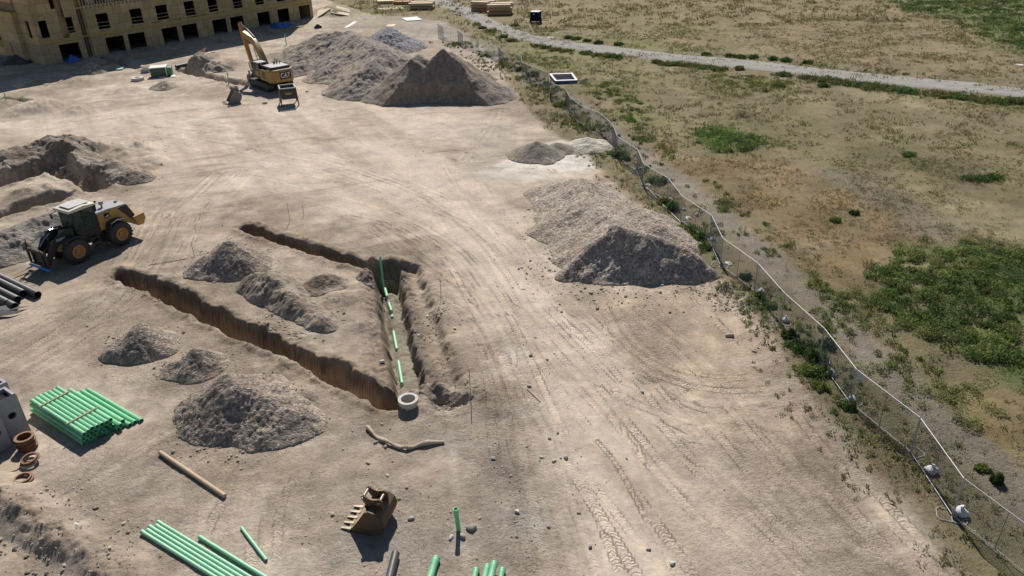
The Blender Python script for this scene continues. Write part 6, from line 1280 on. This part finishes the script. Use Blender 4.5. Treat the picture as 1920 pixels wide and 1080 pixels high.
def roadside():
    out = []
    for ln, n, wd, th in ((WP([(880, 46), (960, 78), (1020, 91), (1100, 104), (1240, 120), (1440, 141), (1600, 158), (1800, 179), (1960, 195)], 0, 6), 9000, .7, .45), (WP([(960, 47), (1010, 63), (1100, 78), (1250, 96), (1440, 113), (1600, 130), (1800, 148), (1960, 164)], 0, 6), 5000, .5, .6)):
        L_ = np.array(ln); P_ = cand(n, L_[:, 0].min(), L_[:, 0].max(), L_[:, 1].min() - 3, L_[:, 1].max() + 3); d = seg(P_[:, 0], P_[:, 1], L_)[0]; k = np.exp(-(d / wd) ** 2) * np.clip(fbm(P_[:, 0], P_[:, 1], 5., 4, 530) * 2 + .6 - th, 0, 1); P_ = P_[RNG.random(n) < k]; m = len(P_)
        out.append(clump_cloud(P_, RNG.uniform(.2, .4, m), RNG.uniform(.1, .25, m), np.where((RNG.random(m) < .5)[:, None], pick(OL1 * .8, m), pick(GR1 * 1.2, m)), 30, .13, .6))
    return out
tag(cloud_obj('verge_weeds', verge() + roadside()), kind='stuff')
def shrub(px, py, r, h, cols, label, group, nl=420, leaf=.06):
    p = G2(px, py); V, c = clump_cloud(np.array([[0., 0.]]), np.array([r]), np.array([h * .8]), np.array([cols]), nl, leaf, .4, zoff=np.array([0.])); F = np.arange(len(V)).reshape(-1, 3)
    k = 7; sub = RNG.uniform(-.9, .9, (k, 2)) * r * np.array([1.25, .8]); V2, c2 = clump_cloud(sub, RNG.uniform(.25, .6, k) * r, RNG.uniform(.5, 1.15, k) * h, np.tile(cols, (k, 1)) * RNG.uniform(.85, 1.35, (k, 1)), nl // 6, leaf, .5, zoff=np.zeros(k)); V = np.concatenate([V, V2]); c = np.concatenate([c, c2]); F = np.arange(len(V)).reshape(-1, 3)
    me = raw_mesh('shrub', V, F, 3); add_attr(me, 'leaf', 'FLOAT_COLOR', np.c_[c, np.ones(len(c))]); o = link('shrub', me, M_LEAF); o.location = (*p, tz(*p)); return tag(o, label, 'shrub', group)
lowr = [(893, 44), (905, 50), (920, 56), (942, 66), (958, 74), (1008, 84), (1022, 87), (1043, 91), (1062, 93), (1098, 98), (1120, 101), (1142, 104), (1155, 105), (1232, 114), (1249, 117), (1266, 118), (1285, 120), (1304, 121), (1326, 124), (1350, 128), (1385, 127), (1465, 138), (1518, 144), (1536, 147), (1558, 150), (1576, 152), (1598, 154), (1618, 158), (1640, 161), (1662, 163), (1700, 168), (1752, 172), (1775, 176), (1798, 178), (1820, 181), (1850, 186), (1880, 188), (1908, 188)]
for i, (px, py) in enumerate(lowr):
    big = px > 1500; py += 4; shrub(px, py, (1.35 if px in (1752, 1640, 1662) else 1.05) * RNG.uniform(.65, 1.25) * (1. if big else .75), RNG.uniform(.3, .6) * (1.1 if big else .75), OL1[1] * .72 if i % 3 else GR1[2] * 1.35, '%s shrub counted from the lumber end on the near edge of the road' % ordn(i), 'shrubs on the near edge of the gravel road', 260, .15)
upr = [(965, 52), (1066, 74), (1082, 76), (1100, 80), (1123, 84), (1160, 87), (1324, 106), (1370, 109), (1390, 111), (1412, 112), (1450, 114), (1472, 117), (1516, 121)]
for i, (px, py) in enumerate(upr): shrub(px, py - 1.5, .6 * RNG.uniform(.7, 1.2), RNG.uniform(.3, .5), GR1[2], '%s shrub from the trailer on the far edge of the road' % ordn(i), 'shrubs on the far edge of the gravel road', 220, .15)
fsh = [(1233, 343, .75, .9, 0, 'round green bush standing alone beyond the fence'), (1052, 198, .8, .7, 3, 'bright green weed clump at the fence below the bin'), (1160, 294, .6, .6, 2, 'dark green weed clump at the brown dirt wedge'), (1172, 300, .4, .5, 0, 'smaller weed clump right of the brown wedge one'), (1245, 380, .5, .4, 3, 'yellow green weed clump against the fallen rails'), (1262, 393, .45, .8, 2, 'dark upright weed between panels at the fallen rails'), (1283, 432, .8, .5, 3, 'spreading yellow green weed at the cobble pile corner'), (1312, 446, .5, .5, 0, 'green weed clump behind the cobble pile'), (1320, 465, .45, .4, 2, 'low dark weed behind the cobble pile'), (1505, 655, .7, .6, 2, 'dark green weed thicket under the long fence run'), (1528, 672, .55, .7, 0, 'tall weed beside a fence post, right of the thicket'), (1552, 650, .45, .6, 2, 'dark weed clump just inside the fence top rail line'), (1512, 697, .55, .45, 3, 'yellowish weed clump on the dirt side of the fence'), (1535, 700, .5, .5, 0, 'green weed clump over the fence bottom rail'), (1535, 727, .4, .35, 3, 'pale weed clump spilling onto the tracked dirt'), (1590, 765, .35, .4, 0, 'weed clump around the splayed fence foot'), (1482, 630, .4, .5, 2, 'weed clump left of the thicket under the fence'), (1000, 143, .7, .7, 2, 'green bush at the fence right of the huge stockpile'), (975, 133, .55, .6, 0, 'green bush nearest the stockpile on the fence line'), (1028, 158, .5, .4, 0, 'low bush under the tall fence post'), (945, 115, .5, .5, 3, 'light bush at the fence behind the stockpile'), (1870, 905, .22, .7, 2, 'spindly dark weed beyond the fence at the lower right'), (1840, 880, .26, .2, 3, 'low yellow green weed near the last fence panels'), (1398, 522, .35, .4, 2, 'small weed on the fence line below the jog'), (1445, 575, .35, .35, 3, 'small yellow weed between two sandbags'), (1425, 560, .35, .4, 0, 'small green weed beside a fence foot'),
       (1565, 415, .35, .35, 1, 'lone pale bush in the orange grass'), (1600, 401, .3, .35, 2, 'tiny dark bush in the orange grass'), (1830, 338, .9, .5, 2, 'dark bush clump at the right in the far grass'), (1860, 335, .8, .5, 0, 'green bush right of the dark clump in the far grass'), (1705, 290, .6, .35, 1, 'low olive bush in the middle of the field'), (1460, 163, .7, .5, 1, 'olive bush in yellow grass below the road bend'), (1545, 162, .6, .4, 2, 'dark bush alone below the road')]
for px, py, r, h, ci, lb in fsh: shrub(px, py, r * .85, h * .8, GR1[ci], lb, None, 420, .055 + .0006 * G2(px, py)[1])
